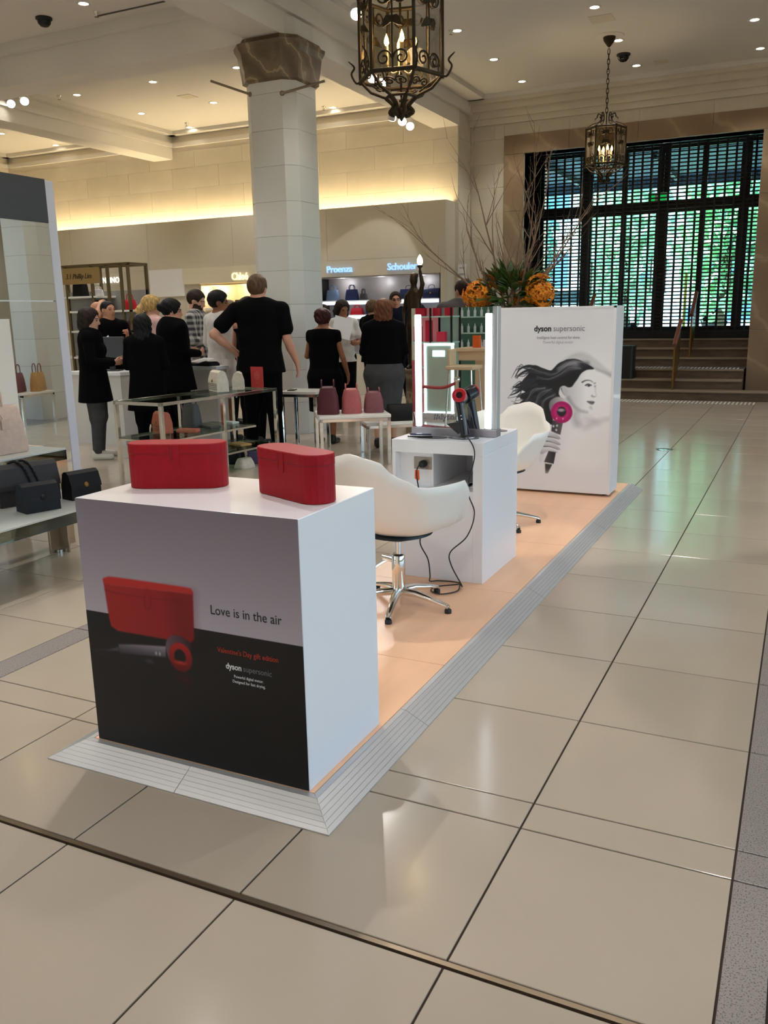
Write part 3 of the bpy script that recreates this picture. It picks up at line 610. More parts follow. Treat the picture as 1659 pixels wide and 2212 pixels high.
# ================================================================= printing on flat boards (painted on a fine mesh)
class Canvas:
    def __init__(s, x0, x1, y0, y1, d):
        s.nx, s.ny = int((x1-x0)/d)+1, int((y1-y0)/d)+1
        s.x = np.linspace(x0, x1, s.nx); s.y = np.linspace(y0, y1, s.ny); s.X, s.Y = np.meshgrid(s.x, s.y)
        s.c = np.zeros((s.ny, s.nx, 3)); s.d = d
    def base(s, fn): s.c[:] = fn(s.X, s.Y)
    def win(s, pts, pad):
        p = np.array(pts); i0, i1 = np.searchsorted(s.x, [p[:, 0].min()-pad, p[:, 0].max()+pad]); j0, j1 = np.searchsorted(s.y, [p[:, 1].min()-pad, p[:, 1].max()+pad])
        return slice(max(j0-1, 0), j1+1), slice(max(i0-1, 0), i1+1)
    def blend(s, w, a, col):
        col = col(s.X[w], s.Y[w]) if callable(col) else np.array(col, float)
        s.c[w] = s.c[w]*(1-a[..., None])+col*a[..., None]
    def fill(s, pts, col, soft=None, alpha=1, smooth=True):
        soft = soft or s.d*1.2
        if smooth: pts = closed_bez(pts, 6)
        P = np.array(pts); w = s.win(P, soft*2); X, Y = s.X[w], s.Y[w]
        ins = np.zeros(X.shape, bool); dd = np.full(X.shape, 9.)
        for k in range(len(P)):
            x1, y1 = P[k-1]; x2, y2 = P[k]
            if y1 != y2:
                c_ = ((y1 > Y) != (y2 > Y)) & (X < (x2-x1)*(Y-y1)/(y2-y1)+x1); ins ^= c_
            L2 = (x2-x1)**2+(y2-y1)**2+1e-12; t = np.clip(((X-x1)*(x2-x1)+(Y-y1)*(y2-y1))/L2, 0, 1)
            dd = np.minimum(dd, np.hypot(X-x1-t*(x2-x1), Y-y1-t*(y2-y1)))
        sd = np.where(ins, dd, -dd); s.blend(w, np.clip(.5+sd/(2*soft), 0, 1)*alpha, col)
    def stroke(s, pts, wd, col, soft=None, alpha=1, taper=True):
        soft = soft or s.d; P = np.array(bez(pts, 8)); w = s.win(P, wd+soft*2); X, Y = s.X[w], s.Y[w]; a = np.zeros(X.shape); n = len(P)
        for k in range(n-1):
            x1, y1 = P[k]; x2, y2 = P[k+1]; L2 = (x2-x1)**2+(y2-y1)**2+1e-12; t = np.clip(((X-x1)*(x2-x1)+(Y-y1)*(y2-y1))/L2, 0, 1)
            dd = np.hypot(X-x1-t*(x2-x1), Y-y1-t*(y2-y1)); f = (k+t)/n; ww = wd*(1-f*.9 if taper else 1)/2
            a = np.maximum(a, np.clip(.5+(ww-dd)/(2*soft), 0, 1))
        s.blend(w, a*alpha, col)
    def ell(s, c, rx, ry, col, soft=None, alpha=1, hole=0):
        soft = soft or s.d*1.2; w = s.win([(c[0]-rx, c[1]-ry), (c[0]+rx, c[1]+ry)], soft*2); X, Y = s.X[w]-c[0], s.Y[w]-c[1]
        q = np.hypot(X/rx, Y/ry); a = np.clip(.5+(1-q)*min(rx, ry)/(2*soft), 0, 1)
        if hole: a *= np.clip(.5+(q-hole)*min(rx, ry)/(2*soft), 0, 1)
        s.blend(w, a*alpha, col)
    def mesh(s, name):
        v = np.stack([s.X, np.zeros_like(s.X), s.Y], -1).reshape(-1, 3); i = np.arange(s.nx*s.ny).reshape(s.ny, s.nx)
        f = np.stack([i[:-1, :-1], i[:-1, 1:], i[1:, 1:], i[1:, :-1]], -1).reshape(-1, 4); me = np_mesh(name, v, f)
        a = me.color_attributes.new('print', 'FLOAT_COLOR', 'POINT'); c = np.clip(s.c.reshape(-1, 3)/255, 0, 1)
        c = np.where(c <= .04045, c/12.92, ((c+.055)/1.055)**2.4); a.data.foreach_set('color', np.concatenate([c, np.ones((len(c), 1))], 1).astype(np.float32).ravel()); return me
def grad(c0, c1, y0, y1): 
    return lambda X, Y: np.array(c0, float)+(np.array(c1, float)-np.array(c0, float))*np.clip((Y-y0)/(y1-y0), 0, 1)[..., None]
def gradx(c0, c1, x0, x1): return lambda X, Y: np.array(c0, float)+(np.array(c1, float)-np.array(c0, float))*np.clip((X-x0)/(x1-x0), 0, 1)[..., None]
PT = .05                                     # top of the wooden platform
# ================================================================= platform with ramped edge
m_ply = mat('beech_sheet', (242, 194, 156), .38, noise=(9, .05, (1, .16, 1))); m_alu = mat('ribbed_aluminium', (206, 206, 206), .42, .6); m_alud = mat('groove_dark', (80, 80, 84), .5, .5)
pf = thing('display_platform', 'low beech platform with ribbed metal ramp edge', 'platform')
MB().box((-2.1, 1.997, 0), (-1.225, 7.16, PT-.012)).build('core', m_ply, pf)
ys = [1.997, 3.05, 4.05, 5.05, 6.1, 7.16]
for i in range(5): MB().box((-2.099, ys[i]+.0015, PT-.012), (-1.226, ys[i+1]-.0015, PT), c=.001).build('floor_sheet', m_ply, pf)
def ramp(A, B, nrm, m0, m1, length_split):
    """inner edge A->B, outward normal, mitre at the ends (1 = mitred)"""
    A, B, nrm = Vector((*A, 0)), Vector((*B, 0)), Vector((*nrm, 0)); d = (B-A).normalized(); L = (B-A).length; W = .112
    for k in range(len(length_split)-1):
        f0, f1 = length_split[k], length_split[k+1]
        for i in range(7):
            w0, w1 = (0, .021) if i == 0 else (.021+.0148*(i-1), .021+.0148*i)
            def H(w_): return PT-.0005 if w_ <= .021 else PT-.0005-(PT-.004)*(w_-.021)/(W-.021)
            g = .0012
            a0 = L*f0-(w0*m0 if f0 == 0 else -.001); b0 = L*f1+(w0*m1 if f1 == 1 else -.001)
            a1 = L*f0-(w1*m0 if f0 == 0 else -.001); b1 = L*f1+(w1*m1 if f1 == 1 else -.001)
            vs = []
            for (u, w_, h) in ((a0, w0+g, H(w0)), (b0, w0+g, H(w0)), (b1, w1, H(w1)), (a1, w1, H(w1))):
                p = A+d*u+nrm*w_; vs += [(p.x, p.y, max(h, .003)), (p.x, p.y, .0)]
            MB().add(vs, [(0, 2, 4, 6), (1, 7, 5, 3), (0, 1, 3, 2), (2, 3, 5, 4), (4, 5, 7, 6), (6, 7, 1, 0)]).build('ramp_strip', m_alu, pf)
    mb = MB()
    for t in np.linspace(.04, .96, int(L/.22)):
        p = A+d*L*t+nrm*.011; mb.lathe([(.0035, 0), (.0035, .0008), (0, .001)], 8, (p.x, p.y, PT-.0015))
    o = mb.build('screws', m_alud, pf); o['kind'] = 'stuff'
ramp((-2.1, 1.997), (-1.225, 1.997), (0, -1), 1, 1, [0, .49, 1]); ramp((-1.225, 1.997), (-1.225, 7.16), (1, 0), 1, 0, [0, .12, .42, .72, 1]); ramp((-2.1, 1.997), (-2.1, 7.16), (-1, 0), 1, 0, [0, .3, .6, 1])
# ================================================================= plinth with the gift case print
m_side = mat('plinth_white', (240, 240, 243), .22, coat=.3)
pl = thing('display_plinth', 'white display plinth with printed front in grey and black', 'plinth', (-2.08, 1.998, PT))
MB().box((0, .002, 0), (.838, .482, .846), c=.002).build('body', m_side, pl)
cv_ = Canvas(.001, .837, .052, .896, .0026)
def pbase(X, Y):
    up = np.array((132, 121, 131.))+(np.array((186, 177, 187.))-np.array((132, 121, 131.)))*np.clip((.9-Y)/.38, 0, 1)[..., None]
    return np.where((Y > .518)[..., None], up, np.array((22, 21, 23.)))
cv_.base(pbase)
CASE = [(.0886, .6326), (.1217, .6187), (.4138, .6271), (.4499, .6298), (.4424, .4812), (.4298, .4663), (.3838, .4625), (.1322, .4611), (.1046, .474), (.0994, .5003)]
cv_.fill([(.1, .5), (.445, .5), (.45, .43), (.12, .43)], (12, 10, 11), .02, .7)
cv_.fill(CASE, gradx((168, 34, 34), (150, 24, 26), .09, .45), smooth=False); cv_.fill([(.35, .63), (.452, .63), (.446, .46), (.36, .46)], (90, 10, 14), .03, .35, False)
cv_.fill([(.0889, .6346), (.1037, .641), (.1454, .6459), (.4155, .6462), (.4449, .6404), (.4499, .6298), (.4362, .6255), (.3911, .6261), (.1298, .6177), (.0933, .6232)], (196, 44, 40))
cv_.stroke([(.0926, .5966), (.1677, .5915), (.319, .5939), (.4112, .5983), (.4475, .6011)], .002, (120, 16, 20), taper=False); cv_.fill([(.2588, .6173), (.2808, .6168), (.2789, .5679), (.2679, .5534), (.2566, .5584)], (158, 26, 30)); cv_.stroke([(.2566, .6), (.2566, .5584), (.2679, .5534), (.2789, .5679), (.28, .6)], .002, (110, 12, 18), taper=False)
cv_.stroke([(.1284, .398), (.0772, .386), (.025, .378), (.06, .36)], .006, (50, 46, 52)); cv_.fill([(.1284, .4062), (.1264, .3888), (.0772, .3858)], (74, 68, 76), smooth=False)
cv_.fill([(.1294, .4146), (.1898, .4239), (.3273, .4386), (.3236, .4003), (.1859, .3881), (.129, .3824)], grad((52, 46, 52), (142, 130, 142), .385, .43), smooth=False)
for x in (.285, .3): cv_.ell((x, .408), .0035, .005, (190, 184, 190))
cv_.fill([(.3285, .4507), (.3463, .4744), (.3702, .4819), (.4005, .478), (.4287, .4532), (.3907, .3684), (.3459, .3874), (.3292, .4178)], gradx((110, 84, 96), (52, 28, 34), .33, .43))
cv_.ell((.3828, .4099), .046, .049, grad((96, 8, 10), (178, 30, 30), .36, .45)); cv_.ell((.381, .412), .022, .024, (14, 8, 10)); cv_.ell((.381, .392), .02, .006, (230, 60, 40), .004, .8)
cv_.fill([(.3582, .3529), (.4195, .3469), (.4171, .3199), (.3785, .3197)], (70, 12, 14), .015, .6); cv_.ell((.255, .375), .014, .006, (110, 106, 112), .006, .5)
obj('front_print', cv_.mesh('front_print'), vcol_mat('print_satin', .32), pl, (0, 0, -PT))
def ptext(body, x0, x1, z, m, size, parent=pl, y=-.0006, **k):
    me = text_mesh(body, size, depth=.0002, align='LEFT', **k); xs = [v.co.x for v in me.vertices]; s_ = (x1-x0)/(max(xs)-min(xs))
    x_ = min(xs)
    for v in me.vertices: v.co.x = (v.co.x-x_)*s_
    o = obj('lettering', me, m, parent, (x0, y, z)); o.rotation_euler = (R(90), 0, 0); return o
m_ink = mat('ink_black', (24, 22, 24), .4); m_inkr = mat('ink_red', (196, 52, 40), .4); m_inkw = mat('ink_white', (236, 236, 238), .4); m_inkg = mat('ink_grey', (120, 120, 126), .4); m_inkl = mat('ink_light', (168, 168, 174), .4)
ptext('Love is in the air', .514, .768, .573-PT, m_ink, .042); ptext("Valentine's Day gift edition", .529, .749, .4525-PT, m_inkr, .024)
ptext('dyson', .557, .6145, .403-PT, m_inkw, .027, offset=.0006); ptext('supersonic', .6215, .7235, .403-PT, m_inkg, .026); ptext('Powerful digital motor.', .586, .6925, .377-PT, m_inkw, .0135); ptext('Designed for fast drying.', .58, .6985, .3605-PT, m_inkw, .0135)
# red gift cases
m_red = mat('red_leather', (158, 12, 27), .55, spec=.25, noise=(60, .06), bump=(420, .35)); m_redd = mat('red_edge', (128, 12, 26), .5)
def gift_case(x, y, rz, lb):
    t = thing('gift_case', lb, 'case', (x, y, .897), rz, 'red gift cases on the plinth'); L, D = .335, .118
    def ring(z, e=0, n=9):
        o = []; r_ = D/2+e
        for i in range(n+1): a = R(-90+180*i/n); o.append((L/2-D/2+r_*math.cos(a), r_*math.sin(a), z))
        for i in range(n+1): a = R(90+180*i/n); o.append((-L/2+D/2+r_*math.cos(a), r_*math.sin(a), z))
        return o
    MB().loft([ring(0, -.002), ring(.003), ring(.116)], smooth=False).build('body', m_red, t)
    l_ = MB().loft([ring(.1168), ring(.1185, .0008), ring(.147, .0008), ring(.150, -.0015)], smooth=False).build('lid', m_red, t)
    MB().loft([ring(.1152, .0009), ring(.1172, .0009)], smooth=False).build('seam', m_redd, t)
    p = [(-.014, 0), (.014, 0), (.014, -.052)]+[(.014*math.cos(R(-a)), -.052+.014*math.sin(R(-a))) for a in (30, 60, 90, 120, 150)]+[(-.014, -.052)]
    for sy in (-1,): MB().prism(p, sy*(D/2+.0026), sy*(D/2-.002), 'XZ', o=(0.01, 0, .147)).build('closure_tab', m_red, t); MB().tube([(-.0045, sy*(D/2+.0028), .147), (-.0045, sy*(D/2+.0028), .093)], .0018, 6).build('tab_edge', m_redd, t)
    return t
gift_case(-1.885, 2.285, R(22), 'red oval gift case standing at the back left of the plinth'); gift_case(-1.415, 2.275, R(-24), 'red oval gift case standing at the right of the plinth')
# ================================================================= poster stand
ps = thing('poster_stand', 'white poster stand showing a model with a hair dryer', 'poster stand', (-1.72, 6.55, PT))
MB().box((-.455, .006, .02), (.455, .29, 1.435), c=.003).build('body', m_side, ps)
for lo, hi in (((-.455, 0, .02), (-.44, .01, 1.435)), ((.435, 0, .02), (.455, .01, 1.435)), ((-.455, 0, 1.42), (.455, .01, 1.435))): MB().box(lo, hi).build('frame', m_side, ps)
for x in (-.4, .4): MB().lathe([(.02, 0), (.02, .022)], 10, (x, .08, 0)).lathe([(.02, 0), (.02, .022)], 10, (x, .24, 0)).build('castor', m_black, ps)
pc = Canvas(-.44, .435, .07, 1.47, .0035)
def pob(X, Y):
    g = np.full(X.shape+(1,), 0)+np.array((230, 229, 234.)); c1 = np.exp(-(((X-.36)/.22)**2+((Y-.8)/.34)**2))[..., None]; c2 = np.clip((.6-Y)/.4, 0, 1)[..., None]
    return g+(np.array((252, 252, 253.))-g)*np.clip(c1*1.25, 0, 1)+(np.array((238, 237, 240.))-g)*c2*.7*(1-np.clip(c1, 0, 1))
pc.base(pob)
pc.fill(PO['ARM'], gradx((186, 186, 190), (226, 226, 230), -.05, .45), .012, .9); pc.stroke(PO['ARM'][6:11], .03, (150, 150, 156), .012, .6); pc.stroke(PO['ARM'][0:4], .014, (228, 228, 232), .008, .8, False)
for q in ('SH1', 'SH2'): pc.stroke(PO[q], .06, (186, 186, 192), .03, .7)
pc.fill([(.16, .72), (.3, .7), (.26, .58), (.44, .62), (.44, .3), (.1, .3), (.12, .6)], (248, 248, 250), .05, .7); pc.stroke(PO['NECK'], .05, (176, 176, 182), .025, .6, False)
pc.fill(PO['FACE'], gradx((206, 206, 212), (250, 250, 252), .1, .25), .005); pc.stroke(PO['JAW'], .03, (150, 150, 158), .016, .75)
pc.fill(PO['HAIR'], (26, 26, 30), .004)
for k in range(1, 9): 
    pc.stroke(PO['S%d' % k], .03, (30, 30, 34), .003)
    for e in range(3):
        q = [(a+random.uniform(-.012, .012)*(i+1)/2, b+random.uniform(-.02, .02)*(i+1)/2) for i, (a, b) in enumerate(PO['S%d' % k])]; pc.stroke(q, .012, (44, 44, 50), .0025, .9)
for k in range(1, 7):
    pc.stroke(PO['H%d' % k], .035, (84, 84, 92), .014, .55)
    for e in range(3): pc.stroke([(a+random.uniform(-.012, .012), b+random.uniform(-.014, .014)) for a, b in PO['H%d' % k]], .006, (128, 128, 136), .003, .6)
pc.stroke(PO['H6'], .05, (176, 176, 182), .02, .6)
pc.fill(PO['EAR'], (200, 200, 206), .004); pc.stroke([(PO['EAR'][0][0]+.012, PO['EAR'][0][1]), PO['EAR'][5], PO['EAR'][4]], .01, (110, 110, 116), .004, .8)
pc.stroke(PO['BROW'], .010, (52, 52, 58), .004, .9); pc.stroke(PO['BROW2'], .008, (90, 90, 96), .004, .8); pc.fill(PO['EYE'], (150, 150, 158), .004); pc.stroke([PO['EYE'][0], PO['EYE'][1], PO['EYE'][2]], .006, (30, 30, 36), .003, .95, False); pc.ell(((PO['EYE'][1][0]+PO['EYE'][3][0])/2+.004, PO['EYE'][0][1]-.001), .008, .008, (60, 62, 70), .003)
pc.fill(PO['EYE2'], (120, 120, 128), .004); pc.stroke(PO['NOSE'], .012, (140, 140, 148), .005, .8); pc.stroke([(.318, .9), (.322, .85), (.332, .826)], .012, (214, 214, 220), .008, .7)
pc.fill(PO['LIPS'], (128, 126, 134), .004); pc.stroke([PO['LIPS'][0], ((PO['LIPS'][1][0]), PO['LIPS'][1][1]-.012), (PO['LIPS'][2][0], PO['LIPS'][2][1]-.004)], .005, (70, 68, 76), .002, .9, False); pc.stroke([(.29, .735), (.3, .72)], .02, (190, 190, 196), .008, .6)
pc.fill(PO['WR'], (222, 222, 226), .006); pc.fill(PO['BAR'], gradx((120, 118, 124), (214, 212, 216), -.03, .09), .004)
pc.fill(PO['HAND'], gradx((62, 58, 62), (104, 98, 102), -.01, .08), .003, smooth=False)
rc = PO['RC'][0]; pc.ell(rc, .083, .083, (196, 30, 118)); pc.ell(rc, .083, .083, (160, 14, 92), .004, .6, .72); pc.ell((rc[0], rc[1]+.004), .036, .038, (44, 30, 40)); pc.ell((rc[0]-.004, rc[1]+.016), .026, .012, (208, 204, 210), .006, .8)
for p in PO['BTN']: pc.ell(p, .007, .008, (226, 226, 230))
for dx in (-.038, .012): pc.ell((rc[0]+dx, rc[1]-.05), .004, .006, (240, 220, 232))
for q in ('F4', 'F3', 'F2', 'F1'): pc.fill(PO[q], grad((168, 168, 174), (228, 228, 232), min(b for _, b in PO[q]), max(b for _, b in PO[q])), .004)
for q in ('FL1', 'FL2', 'FL3'): pc.stroke(PO[q], .009, (70, 68, 74), .003, .85)
pc.fill(PO['HB'], gradx((84, 80, 84), (46, 44, 48), -.06, .03), .003, smooth=False); pc.fill(PO['HT'], grad((150, 150, 154), (62, 60, 64), .205, .25), .004, smooth=False)
obj('poster_print', pc.mesh('poster_print'), vcol_mat('poster_satin', .4), ps, (0, .004, -PT))
ptext('dyson', -1.882+1.72, -1.749+1.72, 1.305-PT, m_ink, .06, ps, .002, offset=.0016); ptext('supersonic', -1.731+1.72, -1.495+1.72, 1.305-PT, m_inkg, .06, ps, .002)
ptext('Intelligent heat control for shine.', -.138, .194, 1.247-PT, m_inkg, .03, ps, .002); ptext('Powerful digital motor', -.089, .142, 1.213-PT, m_inkl, .03, ps, .002)
# ================================================================= styling desk
DX0, DX1, DY0, DY1, DZ = -1.955, -1.44, 4.125, 4.72, .803
de = thing('styling_desk', 'white styling desk with open niche under its top', 'desk', ((DX0+DX1)/2, DY0, PT))
def dpart(n, x0, x1, y0, y1, z0, z1, m=m_side): return MB().box((x0-(DX0+DX1)/2, y0-DY0, z0-PT), (x1-(DX0+DX1)/2, y1-DY0, z1-PT), c=.0015).build(n, m, de)
dpart('desk_top', DX0, DX1, DY0, DY1, .735, DZ); dpart('side_panel', DX0, DX0+.02, DY0, DY1, PT, .735); dpart('side_panel', DX1-.055, DX1, DY0, DY1, PT, .735)
dpart('front_panel', DX0+.02, DX1-.055, DY0, DY0+.02, PT, .545); dpart('back_panel', DX0+.02, DX1-.055, DY1-.02, DY1, PT, .735); dpart('shelf', DX0+.02, DX1-.055, DY0+.02, DY1-.02, .53, .545)
dpart('outlet_panel', DX0+.02, DX0+.2, DY0+.06, DY0+.075, .545, .735); dpart('divider', DX0+.2, DX0+.215, DY0+.06, DY1-.02, .545, .735)
s_ = dpart('socket_plate', -1.85, -1.748, DY0+.054, DY0+.06, .638, .705, mat('socket_grey', (150, 138, 126), .35, .6))
MB().lathe([(.02, 0), (.02, .03), (.012, .04)], 12, (-1.79-(DX0+DX1)/2, .05, .67-PT), M=Matrix.Rotation(R(90), 3, 'X')).build('plug', m_blackp, s_)
for x0, y0, rz_, lb in ((-1.6, 4.25, .1, 'white booklet lying in the desk niche, left one'), (-1.53, 4.3, -.2, 'white booklet lying in the desk niche, right one')): tag(MB().box((-.05, -.07, 0), (.05, .07, .006)).build('booklet', m_white, None, (x0, y0, .545), rz_), lb, 'booklet')
# mirror with lights
m_mir = mat('mirror', (240, 246, 244), .01, 1); m_strip = mat('mirror_light', (255, 255, 255), .5, emit=(225, 240, 255), es=7)
mx = (-1.93-1.44)/2; mr_ = thing('vanity_mirror', 'upright mirror with two vertical light strips on the desk', 'mirror', (mx, 4.35, DZ))
MB().box((-.245, -.02, 0), (.245, .06, .04), c=.002).build('base_bar', mat('mirror_base', (176, 170, 176), .3, .6), mr_)
MB().box((-.243, 0, .04), (.215, .045, .675)).build('backing', m_white, mr_); MB().box((.215, -.004, .04), (.243, .05, .68), c=.002).build('side_frame', mat('frame_silver', (206, 208, 210), .25, .4), mr_)
MB().box((-.243, -.006, .04), (.215, -.001, .678)).build('mirror_glass', m_mir, mr_)
for x in (-.205, .196): MB().prism(rrect(.036, .6, .006), -.0085, -.006, 'XZ', o=(x, 0, .345)).build('light_strip', m_strip, mr_)
lt = lettering('#dysonhair', .05, (-.005, -.0075, .085), m_inkg, mr_, depth=.0003)
for x, y, rz_, lb in ((-1.77, 4.24, R(6), 'dark oval pad on the desk under the blue clip'), (-1.6, 4.27, R(0), 'dark round pad under the dryer stand'), (-1.55, 4.6, 0, 'dark round pad behind the mirror')):
    tag(MB().prism([(.085*math.cos(R(a)), .05*math.sin(R(a))) for a in range(0, 360, 12)], 0, .003).build('desk_pad', mat('pad_grey', (84, 80, 84), .5), None, (x, y, DZ), rz_), lb, 'pad')
cl = thing('sectioning_clip', 'blue black hair clip lying on the oval pad', 'clip', (-1.83, 4.2, DZ+.004), R(12)); MB().prism([(-.06, 0), (-.02, -.012), (.06, -.008), (.075, 0), (.06, .008), (-.02, .012)], 0, .008).build('lower_jaw', m_black, cl); MB().prism([(-.05, -.004), (.07, -.006), (.07, .006), (-.05, .006)], .012, .02).build('upper_jaw', mat('navy_gloss', (18, 26, 70), .15), cl); MB().tube([(-.05, -.005, .012), (-.05, .005, .012)], .006).build('hinge', m_chrome, cl)
# hair dryer on its stand
m_dry = mat('dryer_charcoal', (44, 42, 46), .3, .3); m_drr = mat('dryer_red', (196, 26, 40), .3)
sd = thing('dryer_stand', 'grey metal dryer stand with round foot', 'stand', (-1.6, 4.27, DZ+.003)); m_gun = mat('gunmetal', (120, 118, 122), .3, .8)
MB().lathe([(.062, 0), (.062, .004), (.02, .007), (0, .007)], 24).build('foot', m_gun, sd); MB().prism([(-.03, .004), (.03, .004), (.012, .06), (.0, .12), (-.012, .15), (-.024, .15), (-.018, .1), (-.016, .05)], .022, .03, 'XZ').build('arm', m_gun, sd); MB().prism([(-.095, .07), (-.03, .082), (-.004, .09), (.0, .03), (-.03, .018)], -.006, .02, 'XZ').build('nozzle_holder', m_dry, sd)
hd = thing('hair_dryer', 'charcoal hair dryer with red ring resting on the desk stand', 'hair dryer', (-1.6, 4.255, DZ+.007))
q0, q1 = Vector((.012, -.005, .012)), Vector((-.02, .0, .185)); MB().tube([q0, q0.lerp(q1, .35), q1], [.019, .021, .021], 14).build('handle', m_dry, hd)
ax = Vector((.25, -.9, .28)).normalized(); M = ax.to_track_quat('Z', 'Y').to_matrix(); hc = q1+Vector((0, .012, .028))
MB().lathe([(.017, -.05), (.034, -.05), (.039, -.04), (.0395, .03), (.038, .034)], 24, hc, M=M).build('barrel', m_dry, hd); MB().lathe([(.038, .034), (.037, .042), (.03, .046), (.017, .04), (.0165, -.05)], 24, hc, M=M).build('ring', m_drr, hd); MB().lathe([(0, .0), (.0168, .0)], 20, hc, M=M).build('bore', m_black, hd)
for k in (.5, .6): p = q0.lerp(q1, k)+Vector((.006, -.02, 0)); MB().sphere(p, .004).build('button', m_chrome, hd)
cp = bez([(-1.588, 4.245, .815), (-1.52, 4.13, .822), (-1.478, 4.105, .745), (-1.494, 4.05, .572), (-1.433, 3.98, .47), (-1.461, 3.95, .354), (-1.539, 3.92, .271), (-1.527, 3.9, .208), (-1.50, 3.98, .08), (-1.537, 4.05, .057), (-1.517, 3.953, .056), (-1.575, 3.878, .056), (-1.645, 3.913, .056), (-1.634, 3.983, .058), (-1.537, 4.055, .062), (-1.595, 4.094, .056), (-1.674, 4.081, .056), (-1.7, 4.03, .066), (-1.665, 3.95, .123), (-1.676, 3.95, .21), (-1.733, 3.98, .29), (-1.715, 4.0, .397), (-1.8, 4.1, .611), (-1.8, 4.13, .668)], 8)
tag(MB().tube(cp, .0035, 6).build('power_cord', m_blackp), 'black dryer cord hanging from the desk to the floor', 'cord')
tg = tag(MB().prism([(-.012, 0), (.012, 0), (.014, -.05), (.004, -.06), (-.014, -.045)], -.001, .001, 'XZ').build('cord_tag', mat('tag_orange', (232, 96, 30), .5), None, (-1.805, 4.115, .645)), 'orange tag on the cord at the socket', 'tag')
# ================================================================= shell chairs
m_shell = mat('shell_white', (238, 234, 226), .42)
def sh(phi, t):
    """phi from the front (0) over the arms to the back (180); t from the middle of the seat to the rim"""
    a = abs(phi)
    K = [(0, .245, .035), (25, .262, .03), (45, .30, .055), (60, .325, .2), (75, .32, .275), (95, .305, .272), (115, .29, .268), (135, .275, .32), (155, .275, .40), (180, .28, .425)]
    for i in range(len(K)-1):
        if K[i][0] <= a <= K[i+1][0]:
            f = (a-K[i][0])/(K[i+1][0]-K[i][0]); f = f*f*(3-2*f); rr = K[i][1]+(K[i+1][1]-K[i][1])*f; hh = K[i][2]+(K[i+1][2]-K[i][2])*f; break
    g = 1-(1-min(t, 1))**1.9 if t < 1 else 1; k = t**2.7
    flare = .03*max(0, t-.8)/.2*(1 if 40 < a < 130 else .4)
    r_ = rr*g*.93+flare+.012*t; fz = .02*t*t if a < 40 else 0
    back = -.05*max(0, math.cos(R(180-a)))*k
    return Vector((r_*math.sin(R(phi)), r_*math.cos(R(phi))+back, .425+hh*k-.03*(1-t)*0-(fz if a < 30 else 0)))
def chair(x, y, rz_, lb):
    t = thing('shell_chair', lb, 'chair', (x, y, PT), rz_, 'white shell chairs on the platform')
    nph, nt_ = 48, 14; mb = MB(); vs = []; 
    for side in (0, 1):
        for i in range(nt_+1):
            for j in range(nph):
                p = sh(-180+360*j/nph, i/nt_)
                if side:
                    p2 = sh(-180+360*j/nph, max(i/nt_-.03, 0)); p = p+Vector((p.x*-.012, p.y*-.012, -.007 if i < nt_*.7 else -.003))+Vector((p.x, p.y, 0)).normalized()*(.006 if i > 5 else 0) if False else Vector((p.x*1.012, p.y*1.012, p.z-.007*(1-i/nt_)-.001))
                vs.append(p-Vector((0, 0, PT)))
    o = (nt_+1)*nph; fs = []
    for i in range(nt_):
        for j in range(nph):
            a, b, c, d = i*nph+j, i*nph+(j+1) % nph, (i+1)*nph+(j+1) % nph, (i+1)*nph+j
            fs += [(a, b, c, d), (o+d, o+c, o+b, o+a)]
    for j in range(nph): a, b = nt_*nph+j, nt_*nph+(j+1) % nph; fs.append((a, b, o+b, o+a))
    mb.add(vs, fs, True).build('shell', m_shell, t)
    MB().lathe([(.02, .328), (.05, .335), (.16, .368), (.17, .372), (.0, .373)], 24).build('seat_mount', m_blackp, t)
    MB().lathe([(.014, .2), (.014, .34)], 14).build('piston', m_chrome, t); MB().lathe([(.03, .06), (.032, .07), (.032, .17), (.033, .172), (.033, .255), (.029, .262), (.014, .264)], 20).build('column_sleeve', m_chrome, t)
    MB().tube(bez([(0, .02, .215), (-.05, .03, .215), (-.13, .03, .22)], 6), .008, 8).tube(bez([(0, .03, .2), (-.06, .045, .2), (-.13, .04, .205)], 6), .006, 8).build('lever', m_chrome, t)
    for k in range(5):
        a = R(72*k+10); d = Vector((math.cos(a), math.sin(a), 0)); 
        l_ = MB().tube([d*.02+Vector((0, 0, .075)), d*.1+Vector((0, 0, .072)), d*.2+Vector((0, 0, .05)), d*.262+Vector((0, 0, .034)), d*.272+Vector((0, 0, .026))], [.026, .022, .017, .015, .013], 10, flat=.8).build('leg', m_chrome, t)
        MB().lathe([(.017, 0), (.017, .016), (.014, .02)], 12, d*.268).build('foot', m_blackp, l_)
    return t
chair(-1.71, 3.66, R(-14), 'white shell chair on chrome star base between plinth and desk'); chair(-1.78, 5.44, R(162), 'white shell chair behind the desk before the poster stand')
